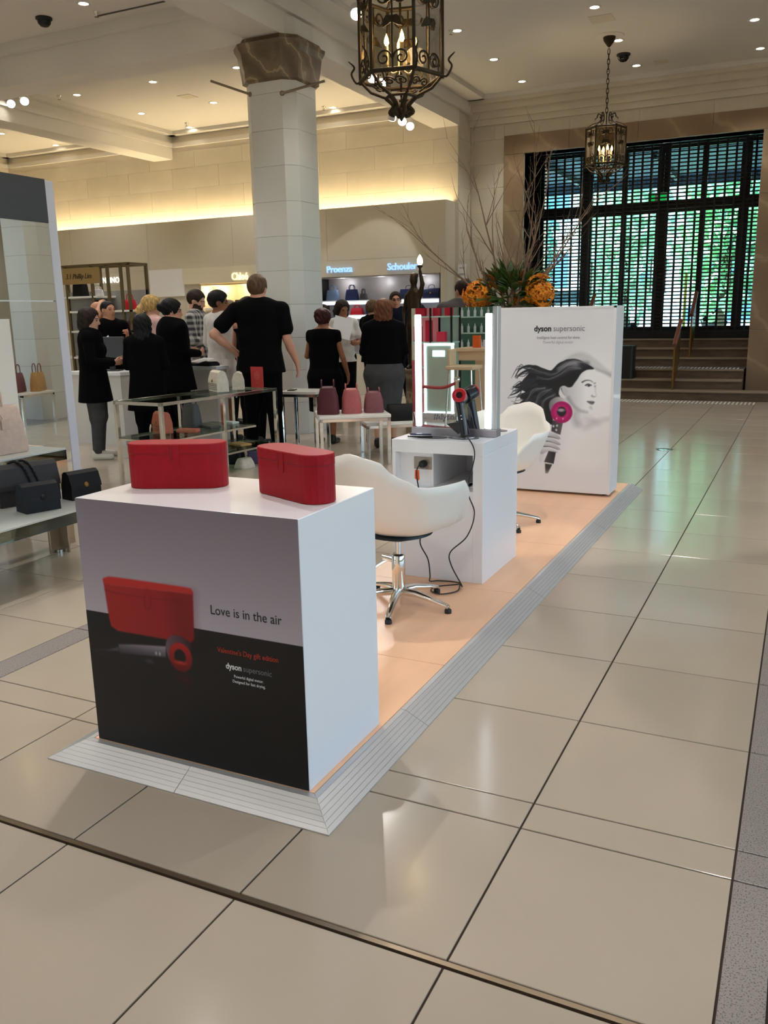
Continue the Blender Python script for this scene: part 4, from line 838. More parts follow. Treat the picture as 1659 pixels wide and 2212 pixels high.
# ================================================================= smooth solids from distance fields
def V3(*a): return np.array(a, float)
class Solid:
    """union of rounded pieces meshed as one continuous skin"""
    def __init__(s): s.p = []; s.cut = []
    def cap(s, a, b, ra, rb, k=.02, sq=(1, 1, 1), op='u'): s.p.append(('c', V3(*a), V3(*b), ra, rb, k, V3(*sq), op)); return s
    def ell(s, c, r, k=.02, M=None, op='u'): s.p.append(('e', V3(*c), V3(*r), M, k, op)); return s
    def box(s, c, h, r=.005, k=.005, M=None, op='u'): s.p.append(('b', V3(*c), V3(*h), r, M, k, op)); return s
    def chain(s, pts, rs, k=.02, sq=(1, 1, 1)):
        for i in range(len(pts)-1): s.cap(pts[i], pts[i+1], rs[i], rs[i+1], k, sq)
        return s
    def plane(s, n, d): s.cut.append((V3(*n), d)); return s       # keep n.p < d
    def mesh(s, name, v, scale=1):
        lo = np.full(3, 9.); hi = np.full(3, -9.); B = []
        for q in s.p:
            if q[0] == 'c': r_ = np.max(q[6])*max(q[3], q[4])+q[5]; l, h = np.minimum(q[1], q[2])-r_, np.maximum(q[1], q[2])+r_
            elif q[0] == 'e': r_ = (np.full(3, q[2].max()) if q[3] is not None else q[2])+q[4]; l, h = q[1]-r_, q[1]+r_
            else: r_ = (np.full(3, np.linalg.norm(q[2])) if q[4] is not None else q[2])+q[3]+q[5]; l, h = q[1]-r_, q[1]+r_
            B.append((l, h))
            if q[-1] == 'u': lo = np.minimum(lo, l); hi = np.maximum(hi, h)
        lo -= 2*v; n = np.ceil((hi-lo)/v).astype(int)+3; d = np.full(n, .5, np.float32)
        for q, (l, h) in zip(s.p, B):
            i0 = np.maximum(np.floor((l-lo)/v).astype(int)-1, 0); i1 = np.minimum(np.ceil((h-lo)/v).astype(int)+2, n)
            if (i1 <= i0).any(): continue
            ax = [(lo[a]+v*np.arange(i0[a], i1[a])).astype(np.float32) for a in range(3)]; X, Y, Z = np.meshgrid(*ax, indexing='ij', sparse=True)
            if q[0] == 'c':
                _, a, b, ra, rb, k, sq, op = q; a2, b2 = a/sq, b/sq; x, y, z = X/sq[0]-a2[0], Y/sq[1]-a2[1], Z/sq[2]-a2[2]; e = b2-a2
                t = np.clip((x*e[0]+y*e[1]+z*e[2])/(e@e+1e-12), 0, 1); f = (np.sqrt((x-t*e[0])**2+(y-t*e[1])**2+(z-t*e[2])**2)-(ra+(rb-ra)*t))*sq.min()
            elif q[0] == 'e':
                _, c, r_, M, k, op = q; x, y, z = X-c[0], Y-c[1], Z-c[2]
                if M is not None: x, y, z = (M[0, 0]*x+M[1, 0]*y+M[2, 0]*z, M[0, 1]*x+M[1, 1]*y+M[2, 1]*z, M[0, 2]*x+M[1, 2]*y+M[2, 2]*z)
                k0 = np.sqrt((x/r_[0])**2+(y/r_[1])**2+(z/r_[2])**2); k1 = np.sqrt((x/r_[0]**2)**2+(y/r_[1]**2)**2+(z/r_[2]**2)**2)+1e-6; f = k0*(k0-1)/k1
            else:
                _, c, hh, rr, M, k, op = q; x, y, z = X-c[0], Y-c[1], Z-c[2]
                if M is not None: x, y, z = (M[0, 0]*x+M[1, 0]*y+M[2, 0]*z, M[0, 1]*x+M[1, 1]*y+M[2, 1]*z, M[0, 2]*x+M[1, 2]*y+M[2, 2]*z)
                x, y, z = np.abs(x)-hh[0], np.abs(y)-hh[1], np.abs(z)-hh[2]
                f = np.sqrt(np.maximum(x, 0)**2+np.maximum(y, 0)**2+np.maximum(z, 0)**2)+np.minimum(np.maximum(x, np.maximum(y, z)), 0)-rr
            w_ = tuple(slice(i0[a], i1[a]) for a in range(3)); D = d[w_]
            if op == 'u':
                hh_ = np.maximum(k-np.abs(D-f), 0)/k; d[w_] = np.minimum(D, f)-hh_*hh_*k*.25
            else:
                hh_ = np.maximum(k-np.abs(D+f), 0)/k; d[w_] = np.maximum(D, -f)+hh_*hh_*k*.25
        for nn, dd in s.cut:
            gx = [lo[a]+v*np.arange(n[a]) for a in range(3)]; X, Y, Z = np.meshgrid(*gx, indexing='ij', sparse=True); d = np.maximum(d, (nn[0]*X+nn[1]*Y+nn[2]*Z-dd).astype(np.float32))
        # surface nets
        sg = d < 0; nx, ny, nz = d.shape; c8 = sum(sg[i:nx-1+i, j:ny-1+j, k:nz-1+k].astype(np.int8) for i in (0, 1) for j in (0, 1) for k in (0, 1))
        cell = (c8 > 0) & (c8 < 8); idx = np.full(cell.shape, -1); I = np.argwhere(cell); idx[cell] = np.arange(len(I))
        acc = np.zeros((len(I), 3)); cnt = np.zeros(len(I)); co = [(i, j, k) for i in (0, 1) for j in (0, 1) for k in (0, 1)]
        for p_ in co:
            for ax in range(3):
                if p_[ax]: continue
                q_ = list(p_); q_[ax] = 1; a = d[I[:, 0]+p_[0], I[:, 1]+p_[1], I[:, 2]+p_[2]]; b = d[I[:, 0]+q_[0], I[:, 1]+q_[1], I[:, 2]+q_[2]]
                m_ = (a < 0) != (b < 0); t = np.where(m_, a/(a-b+1e-12), 0); pt = np.array(p_)[None, :]+np.eye(3)[ax][None, :]*t[:, None]; acc[m_] += pt[m_]; cnt[m_] += 1
        P = lo+v*(I+acc/cnt[:, None]); F = []
        for ax in range(3):
            a1, a2 = (ax+1) % 3, (ax+2) % 3; s0 = [slice(None)]*3; s1 = [slice(None)]*3; s0[ax] = slice(0, -1); s1[ax] = slice(1, None)
            A, Bq = sg[tuple(s0)], sg[tuple(s1)]; E = np.argwhere(A != Bq); E = E[(E[:, a1] > 0) & (E[:, a2] > 0) & (E[:, a1] < d.shape[a1]-1) & (E[:, a2] < d.shape[a2]-1)]
            def C(da, db): e = E.copy(); e[:, a1] -= da; e[:, a2] -= db; return idx[e[:, 0], e[:, 1], e[:, 2]]
            q_ = np.stack([C(1, 1), C(0, 1), C(0, 0), C(1, 0)], 1); fl_ = ~A[E[:, 0], E[:, 1], E[:, 2]]; q_[fl_] = q_[fl_][:, ::-1]; F.append(q_)
        F = np.concatenate(F); F = F[(F >= 0).all(1)]
        return np_mesh(name, P*scale, F, True)
def skinmat(n, c): return mat(n, c, .5, spec=.35)
SKIN = {'light': skinmat('skin_light', (214, 164, 138)), 'mid': skinmat('skin_mid', (190, 136, 106)), 'tan': skinmat('skin_tan', (160, 108, 80)), 'pink': skinmat('skin_pink', (206, 150, 126))}
HAIRM = {n: mat('hair_'+n, c, .55, spec=.25, noise=(60, .45, (1, 1, .1)), bump=(120, .4)) for n, c in {'black': (11, 9, 9), 'brown': (42, 27, 20), 'blonde': (196, 160, 100), 'auburn': (104, 62, 38), 'sand': (94, 70, 48), 'grey': (134, 118, 100), 'redbrown': (60, 26, 22)}.items()}
def fab(n, c, r_=.95): return mat('cloth_'+n, c, r_, noise=(14, .12), bump=(220, .2), sheen=.0, spec=.08)
m_eye = mat('eye_dark', (40, 28, 24), .2); m_lip = mat('lips', (170, 96, 88), .45)
def hand(S, w, d, n, side, curl=.5, spread=1):
    """w wrist, d pointing direction, n palm normal, side = thumb direction"""
    w, d, n, t = [V3(*q) for q in (w, d, n, side)]; d /= np.linalg.norm(d); t -= d*(t@d); t /= np.linalg.norm(t); n = np.cross(d, t)*np.sign(np.cross(d, t)@n or 1)
    for i, (o, L) in enumerate(((.028, .07), (.0095, .078), (-.0095, .072), (-.027, .056))):
        kn = w+d*(.088-.006*abs(i-1))+t*o*spread; S.cap(w+d*.01+t*o*.55, kn, .015, .0115, .014)
        b1 = d*math.cos(curl*.7)+n*math.sin(curl*.7); b2 = d*math.cos(curl*1.8)+n*math.sin(curl*1.8); m_ = kn+b1*L*.52; S.cap(kn, m_, .0098, .0086, .006); S.cap(m_, m_+b2*L*.48, .0086, .0072, .006)
    a = w+d*.025+t*.02; b = a+d*.035+t*.028+n*.008; S.cap(a, b, .0145, .0105, .01); S.cap(b, b+d*.032+t*.006+n*.008, .0102, .0085, .006)
PEOPLE = []
def person(label, x, y, top, rz, sex='f', skin='light', hair='black', style='short', shirt='black', sleeve='long', legs='trousers', leg='black', larm=None, rarm=None, head=(0, 0), lean=0, v=.0125, wide=1, shoe='black', neckline=1.43, hem=.86, shirtm=None, hem2=None, stance=.09, fat=1.12, collar=None, glasses=False, beard=False, jacket=None):
    """local frame: faces +Y, right hand at +X; built for 1.70 m and scaled so that the head top is at `top`"""
    sc = top/1.70; t = thing('person', label, 'person', (x, y, 0), rz); S = Solid(); sh_ = (.195 if sex == 'm' else .165)*wide; hp = (.085 if sex == 'm' else .09)
    cw = (1.0 if sex == 'm' else .9)*fat; hx, hy = .0, lean
    ht, hn = head                                            # turn (deg, + to the left), nod (deg, + down)
    Mh = np.array((Matrix.Rotation(R(ht), 3, 'Z') @ Matrix.Rotation(R(-hn), 3, 'X'))); hc = V3(0, .015+lean, 1.585)
    def H(a, b, c): return hc+Mh@V3(a, b, c)
    # head and neck
    S.ell(H(0, -.012, .022), (.077, .098, .092), .02, Mh).ell(H(0, .03, -.035), (.058, .068, .072), .03, Mh).ell(H(0, .05, -.088), (.032, .034, .026), .025, Mh)
    S.cap(H(0, .092, .012), H(0, .112, -.026), .009, .0135, .012).ell(H(0, .086, -.058), (.026, .014, .012), .012, Mh).ell(H(0, .082, .022), (.052, .02, .012), .02, Mh)
    for sx in (-1, 1): S.ell(H(.078*sx, -.005, -.012), (.011, .02, .031), .008, Mh); S.ell(H(.03*sx, .1, .004), (.016, .012, .008), .012, Mh, 's')
    S.cap((0, -.012+lean*.6, 1.40), H(0, -.012, -.06), .058 if sex == 'm' else .049, .054 if sex == 'm' else .047, .03)
    # trunk
    S.cap((0, lean*.5, 1.34), (0, 0, 1.16), .128*cw, .118*cw, .06, (1.22, .82, 1)).cap((0, 0, 1.1), (0, 0, .93), .112*cw, .125*cw, .06, (1.15, .85, 1))
    for sx in (-1, 1): S.cap((.05*sx, lean*.5, 1.415), (sh_*sx, lean*.5, 1.395), .052, .052, .04)
    if sex == 'f':
        for sx in (-1, 1): S.ell((.07*sx, .09, 1.24), (.06, .055, .06), .04)
    # legs
    K = []
    for sx in (-1, 1):
        a, b, c = V3(hp*sx, 0, .9), V3((hp*.6+stance*.4)*sx, .015, .48), V3(stance*sx, -.015, .09); K.append((a, b, c))
        S.cap(a, b, .088 if sex == 'm' else .085, .056, .05).cap(b, c, .055, .036, .03).cap(c+V3(0, -.02, -.045), c+V3(.015*sx, .14, -.06), .035, .03, .02)
    # arms
    A = []
    for sx, arm in ((-1, larm), (1, rarm)):
        arm = arm or ((.24, -.025, 1.12), (.262, .07, .885), (0, .15, -1), (-1, .2, 0), (.1, 1, .1), .5)
        e, w_, d, n, sd_ = [V3(*q) for q in arm[:5]]; 
        for q in (e, w_, d, n, sd_): q[0] *= sx
        p0 = V3(sh_*sx, lean*.5, 1.39); r1 = (.05 if sex == 'm' else .041)
        S.cap(p0, e, r1, r1*.8, .025).cap(e, e+(w_-e)*.35, r1*.8, r1*.82, .015).cap(e+(w_-e)*.35, w_, r1*.82, .026, .015); hand(S, w_, d, n, sd_, arm[5]); A.append((p0, e, w_))
    bm_ = S.mesh('body', v, sc); ob = obj('body', bm_, SKIN[skin], t)
    # eyes, brows and lips lie on the skin as its own colour patches
    bm_.materials.append(m_eye); bm_.materials.append(m_lip); bm_.materials.append(HAIRM[hair] if hair else m_eye)
    n = len(bm_.polygons); ce_ = np.zeros(n*3); bm_.polygons.foreach_get('center', ce_); ce_ = ce_.reshape(-1, 3)/sc; mi = np.zeros(n, np.int32)
    for sx in (-1, 1): mi[np.linalg.norm((ce_-H(.031*sx, .088, .003))/V3(.012, .02, .0055), axis=1) < 1] = 1; mi[np.linalg.norm((ce_-H(.032*sx, .09, .026))/V3(.021, .025, .005), axis=1) < 1] = 3
    mi[np.linalg.norm((ce_-H(0, .095, -.058))/V3(.025, .025, .009), axis=1) < 1] = 2
    if beard:
        L_ = (ce_-hc)@Mh; mi[(L_[:, 2] < -.03) & (L_[:, 2] > -.125) & (L_[:, 1] > .0) & (np.abs(L_[:, 0]) < .075) & (mi != 2) & ~((L_[:, 1] > .088) & (L_[:, 2] > -.045))] = 3
    bm_.polygons.foreach_set('material_index', mi)
    # hair
    if style != 'bald':
        h = Solid(); o_ = .004 if style == 'buzz' else .014 if sex == 'm' else .02
        h.ell(H(0, -.016, .026), (.077+o_, .1+o_, .092+o_), .02, Mh)
        if style in ('bob', 'long', 'longdark'):
            zl = {'bob': -.15, 'long': -.3, 'longdark': -.36}[style]; h.cap(H(0, -.05, .02), H(0, -.06, zl*.45), .084, .086, .03, (1.05, .75, 1)).cap(H(0, -.06, zl*.45), hc+V3(0, -.075, zl), .086, .07, .03, (1.1, .55, 1))
            for sx in (-1, 1): h.cap(H(.074*sx, -.01, .02), H(.08*sx, .0, max(zl, -.2)+.03), .026, .022, .02)
        if style == 'bun': h.ell(H(0, -.125, .01), (.05, .045, .05), .012)
        if style == 'updo': h.ell(H(0, -.1, .055), (.062, .055, .06), .03); h.ell(H(.02, -.115, -.02), (.045, .04, .05), .02)
        if style == 'ponytail': h.cap(H(0, -.1, .02), H(0, -.15, -.06), .035, .04, .02).cap(H(0, -.15, -.06), hc+V3(0, -.13, -.32), .04, .018, .02)
        if style == 'crop': h.ell(H(0, .0, .075), (.068, .085, .05), .03)
        h.ell(H(0, .118, -.03), (.088, .09, .115), .012, Mh, 's')
        if style in ('short', 'crop', 'buzz', 'bun', 'updo', 'ponytail'): h.ell(H(0, .035, -.14), (.12, .115, .085), .012, Mh, 's'); 
        if style in ('short', 'crop', 'buzz'):
            for sx in (-1, 1): h.ell(H(.085*sx, .02, -.03), (.03, .045, .045), .01, Mh, 's')
        hm = h.mesh('hair', min(v, .0105), sc); nv = len(hm.vertices); cv3 = np.zeros(nv*3, np.float32); hm.vertices.foreach_get('co', cv3); cv3 = cv3.reshape(-1, 3); q_ = cv3/sc-hc
        th_ = np.arctan2(q_[:, 1], q_[:, 0]); am = .0022 if style in ('buzz', 'crop', 'short') else .0045
        f_ = 1+am/.1*(np.sin(th_*17+5*np.sin(q_[:, 2]*18))+.6*np.sin(th_*31+q_[:, 2]*60)+.5*np.sin(q_[:, 2]*95+th_*6)); cv3[:, 0] = (q_[:, 0]*f_+hc[0])*sc; cv3[:, 1] = (q_[:, 1]*f_+hc[1])*sc
        hm.vertices.foreach_set('co', cv3.ravel()); hm.update(); obj('hair', hm, HAIRM[hair], t)
    # clothes
    def top_solid(off, sl, hem_, neck):
        c = Solid(); f = off
        c.cap((0, lean*.5, 1.345), (0, 0, 1.16), .128*cw+f, .118*cw+f, .06, (1.22, .82, 1)).cap((0, 0, 1.1), (0, 0, min(hem_, .9)), .114*cw+f, .136*cw+f+(.012 if hem_ < .9 else 0)+(.022 if hem_ < .75 else 0), .06, (1.18, .9, 1))
        for sx in (-1, 1): c.cap((.05*sx, lean*.5, 1.41), (sh_*sx*.98, lean*.5, 1.392), .052+f*.8, .052+f*.8, .04)
        if sex == 'f':
            for sx in (-1, 1): c.ell((.07*sx, .09, 1.24), (.06+f, .055+f, .06+f), .04)
        r1 = (.05 if sex == 'm' else .041)+f
        for (p0, e, w_) in A:
            if sl == 'long': c.cap(p0, e, r1+.004, r1*.86+.004, .02).cap(e, e+(w_-e)*.93, r1*.86+.004, .036+f*.5, .012)
            elif sl == 'elbow': c.cap(p0, p0+(e-p0)*.95, r1+.006, r1+.004, .02)
            elif sl == 'short': c.cap(p0, p0+(e-p0)*.62, r1+.002, r1+.012, .03)
            elif sl == 'cap': c.cap(p0, p0+(e-p0)*.2, r1+.004, r1, .02)
        c.plane((0, 0, -1), -hem_); c.plane((0, .25, 1), neck+(.075 if neck > 1.42 else .045)); c.p.append(('c', V3(0, .0+lean*.6, 1.47), V3(0, .03+lean*.8, 1.6), .062, .075, .012, V3(1, 1, 1), 's'))
        return c
    kinds = {'black': fab('black', (9, 9, 10)), 'white': fab('white', (222, 218, 214)), 'navy': fab('navy', (26, 30, 44)), 'orange': fab('orange', (196, 110, 76)), 'grey': fab('grey', (92, 90, 90)), 'pink': fab('pink', (216, 176, 170)), 'dkgrey': fab('dark_grey', (74, 73, 74)), 'brown': fab('brown', (84, 60, 50)), 'pale': fab('pale_blue', (196, 204, 220))}
    if jacket:
        obj('shirt', top_solid(.012, 'none', hem, neckline+.035).mesh('shirt', v, sc), kinds[shirt], t)
        j = top_solid(.026, 'long', hem-.08, neckline+.005); j.p.append(('c', V3(0, .19, 1.42), V3(0, .17, 1.08), .055, .012, .02, V3(1, 1, 1), 's')); obj('jacket', j.mesh('jacket', v, sc), kinds[jacket], t)
    else: obj('top', top_solid(.016, sleeve, hem, neckline).mesh('top', v, sc), shirtm or kinds[shirt], t)
    if legs == 'trousers':
        c = Solid(); c.cap((0, 0, .98), (0, 0, .88), .112*cw+.012, .118*cw+.012, .05, (1.15, .88, 1))
        for a, b, k_ in K: c.cap(a, b, (.102 if sex == 'm' else .097)*(.5+.5*fat), .076*(.5+.5*fat), .04).cap(b, k_+V3(0, 0, .0), .074, .06 if sex == 'm' else .05, .03)
        c.plane((0, 0, -1), -.07).plane((0, 0, 1), 1.0); obj('trousers', c.mesh('trousers', v, sc), kinds[leg], t)
    else:
        L_ = hem2 or .45; c = Solid(); c.cap((0, 0, 1.02), (0, 0, .86), .118*cw+.012, .152*cw+.012, .05, (1.18, .9, 1)).cap((0, 0, .86), (0, 0, L_-.05), .152*cw+.012, (.15 if legs == 'skirt' else .185), .03, (1.18, .9, 1))
        c.plane((0, 0, -1), -L_).plane((0, 0, 1), 1.02); obj('skirt', c.mesh('skirt', v, sc), kinds[leg], t)
    shm = {'black': mat('shoe_black', (16, 16, 18), .35), 'white': mat('shoe_cream', (214, 204, 190), .6)}[shoe]
    for a, b, k_ in K:
        sx = 1 if k_[0] > 0 else -1; c = Solid(); c.cap(k_+V3(0, -.025, -.05), k_+V3(.015*sx, .15, -.062), .042, .036, .02, (1, 1, 1)).cap(k_+V3(0, -.02, -.01), k_+V3(0, -.01, -.04), .046, .046, .02); c.plane((0, 0, -1), -.0); obj('shoe', c.mesh('shoe', v, sc), shm, t)
    if glasses:
        mb = MB()
        for sx in (-1, 1): mb.tube([H(.033*sx+.021*math.cos(a), .114, .004+.016*math.sin(a)) for a in np.linspace(0, 2*math.pi, 13)[:-1]], .0025, 6, closed=True); mb.tube([H(.054*sx, .112, .008), H(.084*sx, .0, .004)], .0022, 6)
        mb.tube([H(-.012, .116, .008), H(.012, .116, .008)], .0022, 6); g_ = mb.build('spectacles', m_black, t); g_.scale = (sc, sc, sc)
    if collar:
        c = Solid(); c.cap((0, -.012+lean*.6, 1.415), (0, -.005+lean*.7, 1.455), .066, .06, .01); c.plane((0, .5, 1), 1.475); obj('collar', c.mesh('collar', v, sc), kinds[collar], t)
    t['h'] = sc; return t
m_plaid = mat('plaid_cloth', (120, 112, 110), .85)
_t = m_plaid.node_tree; _b = _t.nodes['Principled BSDF']; _tc = _t.nodes.new('ShaderNodeTexCoord'); _acc = None
for ax, s0 in (('X', 11), ('Z', 9)):
    wv = _t.nodes.new('ShaderNodeTexWave'); wv.bands_direction = ax; wv.inputs['Scale'].default_value = s0/2; rp = _t.nodes.new('ShaderNodeValToRGB'); rp.color_ramp.interpolation = 'CONSTANT'; rp.color_ramp.elements[0].color = (.035, .035, .04, 1); rp.color_ramp.elements[1].position = .6; rp.color_ramp.elements[1].color = (.5, .47, .45, 1); e_ = rp.color_ramp.elements.new(.35); e_.color = (.16, .15, .15, 1)
    _t.links.new(_tc.outputs['Object'], wv.inputs['Vector']); _t.links.new(wv.outputs['Fac'], rp.inputs[0])
    if _acc is None: _acc = rp.outputs[0]
    else:
        mx_ = _t.nodes.new('ShaderNodeMix'); mx_.data_type = 'RGBA'; mx_.inputs[0].default_value = .5; _t.links.new(_acc, mx_.inputs[6]); _t.links.new(rp.outputs[0], mx_.inputs[7]); _acc = mx_.outputs[2]
_t.links.new(_acc, _b.inputs['Base Color'])
AWAY = R(30)
# arm poses for the right side (mirrored for the left): elbow, wrist, hand direction, palm normal, thumb direction, curl
HOLD = ((.235, .02, 1.12), (.13, .25, 1.1), (-.45, .9, .1), (-.2, -.2, 1), (.2, .3, 1), 1.1)
UPH = ((.24, .06, 1.13), (.12, .23, 1.24), (-.3, .7, .7), (-.3, -.9, .3), (.2, .2, 1), 1.1)
PHONE = ((.22, .04, 1.12), (.1, .26, 1.08), (-.6, .8, .0), (0, 0, 1), (.1, .9, .4), .8)
HIP = ((.42, -.1, 1.17), (.24, .05, .99), (-.5, .5, -.5), (-.5, -.4, .5), (.3, .5, .5), .9)
DOWN = ((.265, -.02, 1.11), (.335, .08, .885), (.1, .25, -1), (-1, .0, .0), (.0, 1, .2), .35)
REACHT = ((.25, .0, 1.1), (.3, .14, .9), (.1, .5, -.85), (-.7, -.5, -.4), (-.3, .8, .4), .45)
person('tall man in black T-shirt seen from behind, hand on hip', -5.17, 7.72, 1.868, R(22), 'm', 'pink', 'sand', 'crop', 'black', 'short', 'trousers', 'black', HIP, DOWN, (-12, 4), v=.0095, wide=1.16, fat=1.27, hem=.8, stance=.13)
person('woman in black coat and white shoes at the far left', -6.78, 6.95, 1.57, R(-55), 'f', 'light', 'brown', 'bob', 'black', 'long', 'trousers', 'dkgrey', HOLD, HOLD, (-5, 12), v=.011, shoe='white', stance=.13, hem=.66, fat=1.35, wide=1.1)
person('short haired man in black T-shirt facing the counter', -8.05, 8.6, 1.69, R(-110), 'm', 'mid', 'black', 'buzz', 'black', 'short', 'trousers', 'black', UPH, HOLD, (8, 0), v=.011)
person('bald man resting a hand on his head, far left', -8.7, 9.1, 1.70, R(-70), 'm', 'mid', 'black', 'bald', 'navy', 'short', 'trousers', 'black', None, ((.3, .12, 1.5), (.13, .1, 1.66), (-.8, -.1, .6), (-.3, 0, -1), (.3, 1, 0), .6), (0, 5))
person('woman with long straight black hair and black coat', -6.15, 7.05, 1.496, R(20), 'f', 'light', 'black', 'longdark', 'black', 'long', 'trousers', 'black', HOLD, HOLD, (0, 5), v=.011, hem=.6, fat=1.35, wide=1.1)
person('blonde woman with ponytail in a pale pink top', -7.36, 8.62, 1.73, R(-20), 'f', 'light', 'blonde', 'ponytail', 'pink', 'long', 'trousers', 'black', HOLD, HOLD, (-15, 6))
person('woman with dark bun and black jacket reading a booklet', -6.32, 7.72, 1.655, R(-25), 'f', 'pink', 'black', 'bun', 'black', 'long', 'trousers', 'black', HOLD, HOLD, (-22, 12), v=.011, wide=1.25, fat=1.6, hem=.7)
person('bearded man in a black and white plaid shirt', -6.93, 8.95, 1.79, R(-70), 'm', 'light', 'brown', 'short', 'black', 'long', 'trousers', 'black', HOLD, HOLD, (-5, 22), beard=True, shirtm=m_plaid)
person('woman in a sheer white blouse with dark cropped hair', -6.27, 8.52, 1.755, R(-12), 'f', 'tan', 'black', 'short', 'white', 'elbow', 'skirt', 'white', HOLD, HOLD, (-48, 10), v=.011, hem2=.5)
person('grey blond person hidden behind the woman in white blouse', -7.11, 9.9, 1.67, R(-60), 'f', 'light', 'grey', 'short', 'pink', 'long', 'trousers', 'black', HOLD, HOLD, (0, 5))
person('woman in a strappy black top with shoulder length dark hair', -5.69, 8.3, 1.663, R(5), 'f', 'pink', 'brown', 'bob', 'black', 'none', 'trousers', 'black', HOLD, HOLD, (-10, 8), neckline=1.3)
person('dark haired woman looking out behind the tall man', -6.6, 10.5, 1.626, R(-130), 'f', 'tan', 'black', 'bob', 'navy', 'long', 'trousers', 'black', None, None, (0, 0))
person('woman in a sleeveless black dress with reddish upswept hair', -4.95, 8.68, 1.524, R(12), 'f', 'tan', 'redbrown', 'updo', 'black', 'cap', 'dress', 'black', HOLD, ((.25, -.01, 1.1), (.28, .1, .88), (0, .2, -1), (-1, 0, 0), (0, 1, 0), .5), (-12, 4), v=.011, hem2=.42, neckline=1.4, fat=1.3)
person('brown haired woman half hidden beside the stone column', -5.94, 10.15, 1.533, R(-40), 'f', 'mid', 'redbrown', 'bob', 'brown', 'long', 'trousers', 'black', None, None)
person('woman in navy with long dark hair, in profile by the niche', -6.5, 11.4, 1.604, R(-75), 'f', 'light', 'brown', 'long', 'navy', 'long', 'trousers', 'black', HOLD, None, (0, 5))
person('woman in a white shirt reading a sheet of paper', -5.87, 10.85, 1.65, R(-140), 'f', 'tan', 'brown', 'bob', 'white', 'short', 'trousers', 'black', HOLD, UPH, (15, 20), hem=.84)
person('grey haired man in dark suit half hidden by the auburn woman', -5.85, 11.75, 1.66, R(-25), 'm', 'pink', 'sand', 'short', 'white', 'none', 'trousers', 'black', None, None, jacket='black', collar='white')
person('woman with auburn bob, black jacket and grey skirt', -4.16, 8.62, 1.606, R(25), 'f', 'light', 'auburn', 'bob', 'black', 'long', 'skirt', 'dkgrey', HOLD, HOLD, (0, 5), v=.011, hem=.82, hem2=.46, wide=1.12, fat=1.4)
person('man in navy suit and spectacles facing the camera', -5.72, 12.3, 1.785, R(-160), 'm', 'pink', 'brown', 'short', 'pale', 'none', 'trousers', 'navy', None, None, (10, 0), jacket='navy', glasses=True, wide=1.08, stance=.2)
person('dark haired person mostly hidden behind the vanity mirror', -4.56, 10.5, 1.57, R(200), 'f', 'tan', 'black', 'bob', 'black', 'long', 'trousers', 'black')
person('man in grey suit with white collar seen from behind', -3.66, 9.75, 1.832, R(30), 'm', 'pink', 'brown', 'short', 'white', 'none', 'trousers', 'grey', None, None, (28, 6), jacket='grey', collar='white', v=.011, wide=1.1, fat=1.2)
person('dark haired person behind the man in the grey suit', -3.8, 10.75, 1.64, R(40), 'f', 'light', 'black', 'bob', 'black', 'long', 'trousers', 'black')
# papers held
def sheet(x, y, z, rot, lb, w_=.2, h_=.28, m=m_white, n='paper_sheet', th=.001):
    o = tag(MB().box((-w_/2, -h_/2, -th), (w_/2, h_/2, th)).build(n, m, None, (x, y, z)), lb, 'paper'); o.rotation_euler = rot; return o
sheet(-5.72, 10.56, 1.29, (R(70), R(15), R(30)), 'white paper sheet held up by the woman in white shirt', .26, .3); sheet(-6.15, 7.98, .99, (R(12), 0, R(-30)), 'open booklet held by the woman with the bun', .3, .2); sheet(-7.87, 8.4, 1.16, (R(65), R(-40), R(10)), 'rolled white paper held by the man in black T-shirt', .06, .26); sheet(-5.2, 8.85, .84, (R(70), R(20), R(30)), 'white leaflet held beside the sleeveless dress', .14, .26)
# ================================================================= handbags
def leather(n, c, r_=.5): return mat('leather_'+n, c, r_, spec=.28, noise=(30, .08), bump=(260, .25))
LT = {'black': leather('black', (9, 9, 10), .6), 'navy': leather('navy', (15, 17, 22), .5), 'grey': leather('grey', (52, 50, 51), .55), 'cream': leather('cream', (220, 208, 190)), 'blush': leather('blush', (206, 178, 162)), 'mauve': leather('mauve', (128, 78, 84)), 'wine': leather('wine', (88, 42, 48)), 'rose': leather('rose', (170, 92, 92)), 'coral': leather('coral', (196, 104, 80)), 'tan': leather('tan', (196, 150, 96)), 'red': leather('red', (190, 24, 36)), 'steel': leather('steel', (92, 110, 138)), 'blue': leather('blue', (26, 40, 84)), 'studgrey': leather('studgrey', (88, 84, 84)), 'brown': leather('brown', (116, 74, 48)), 'white': leather('white', (230, 230, 232)), 'violet': leather('violet', (92, 74, 110))}
def ringp(w, d, z, r_=.25, n=3): 
    r_ = min(w, d)*r_; return [(a, b, z) for a, b in rrect(w, d, r_, n)]
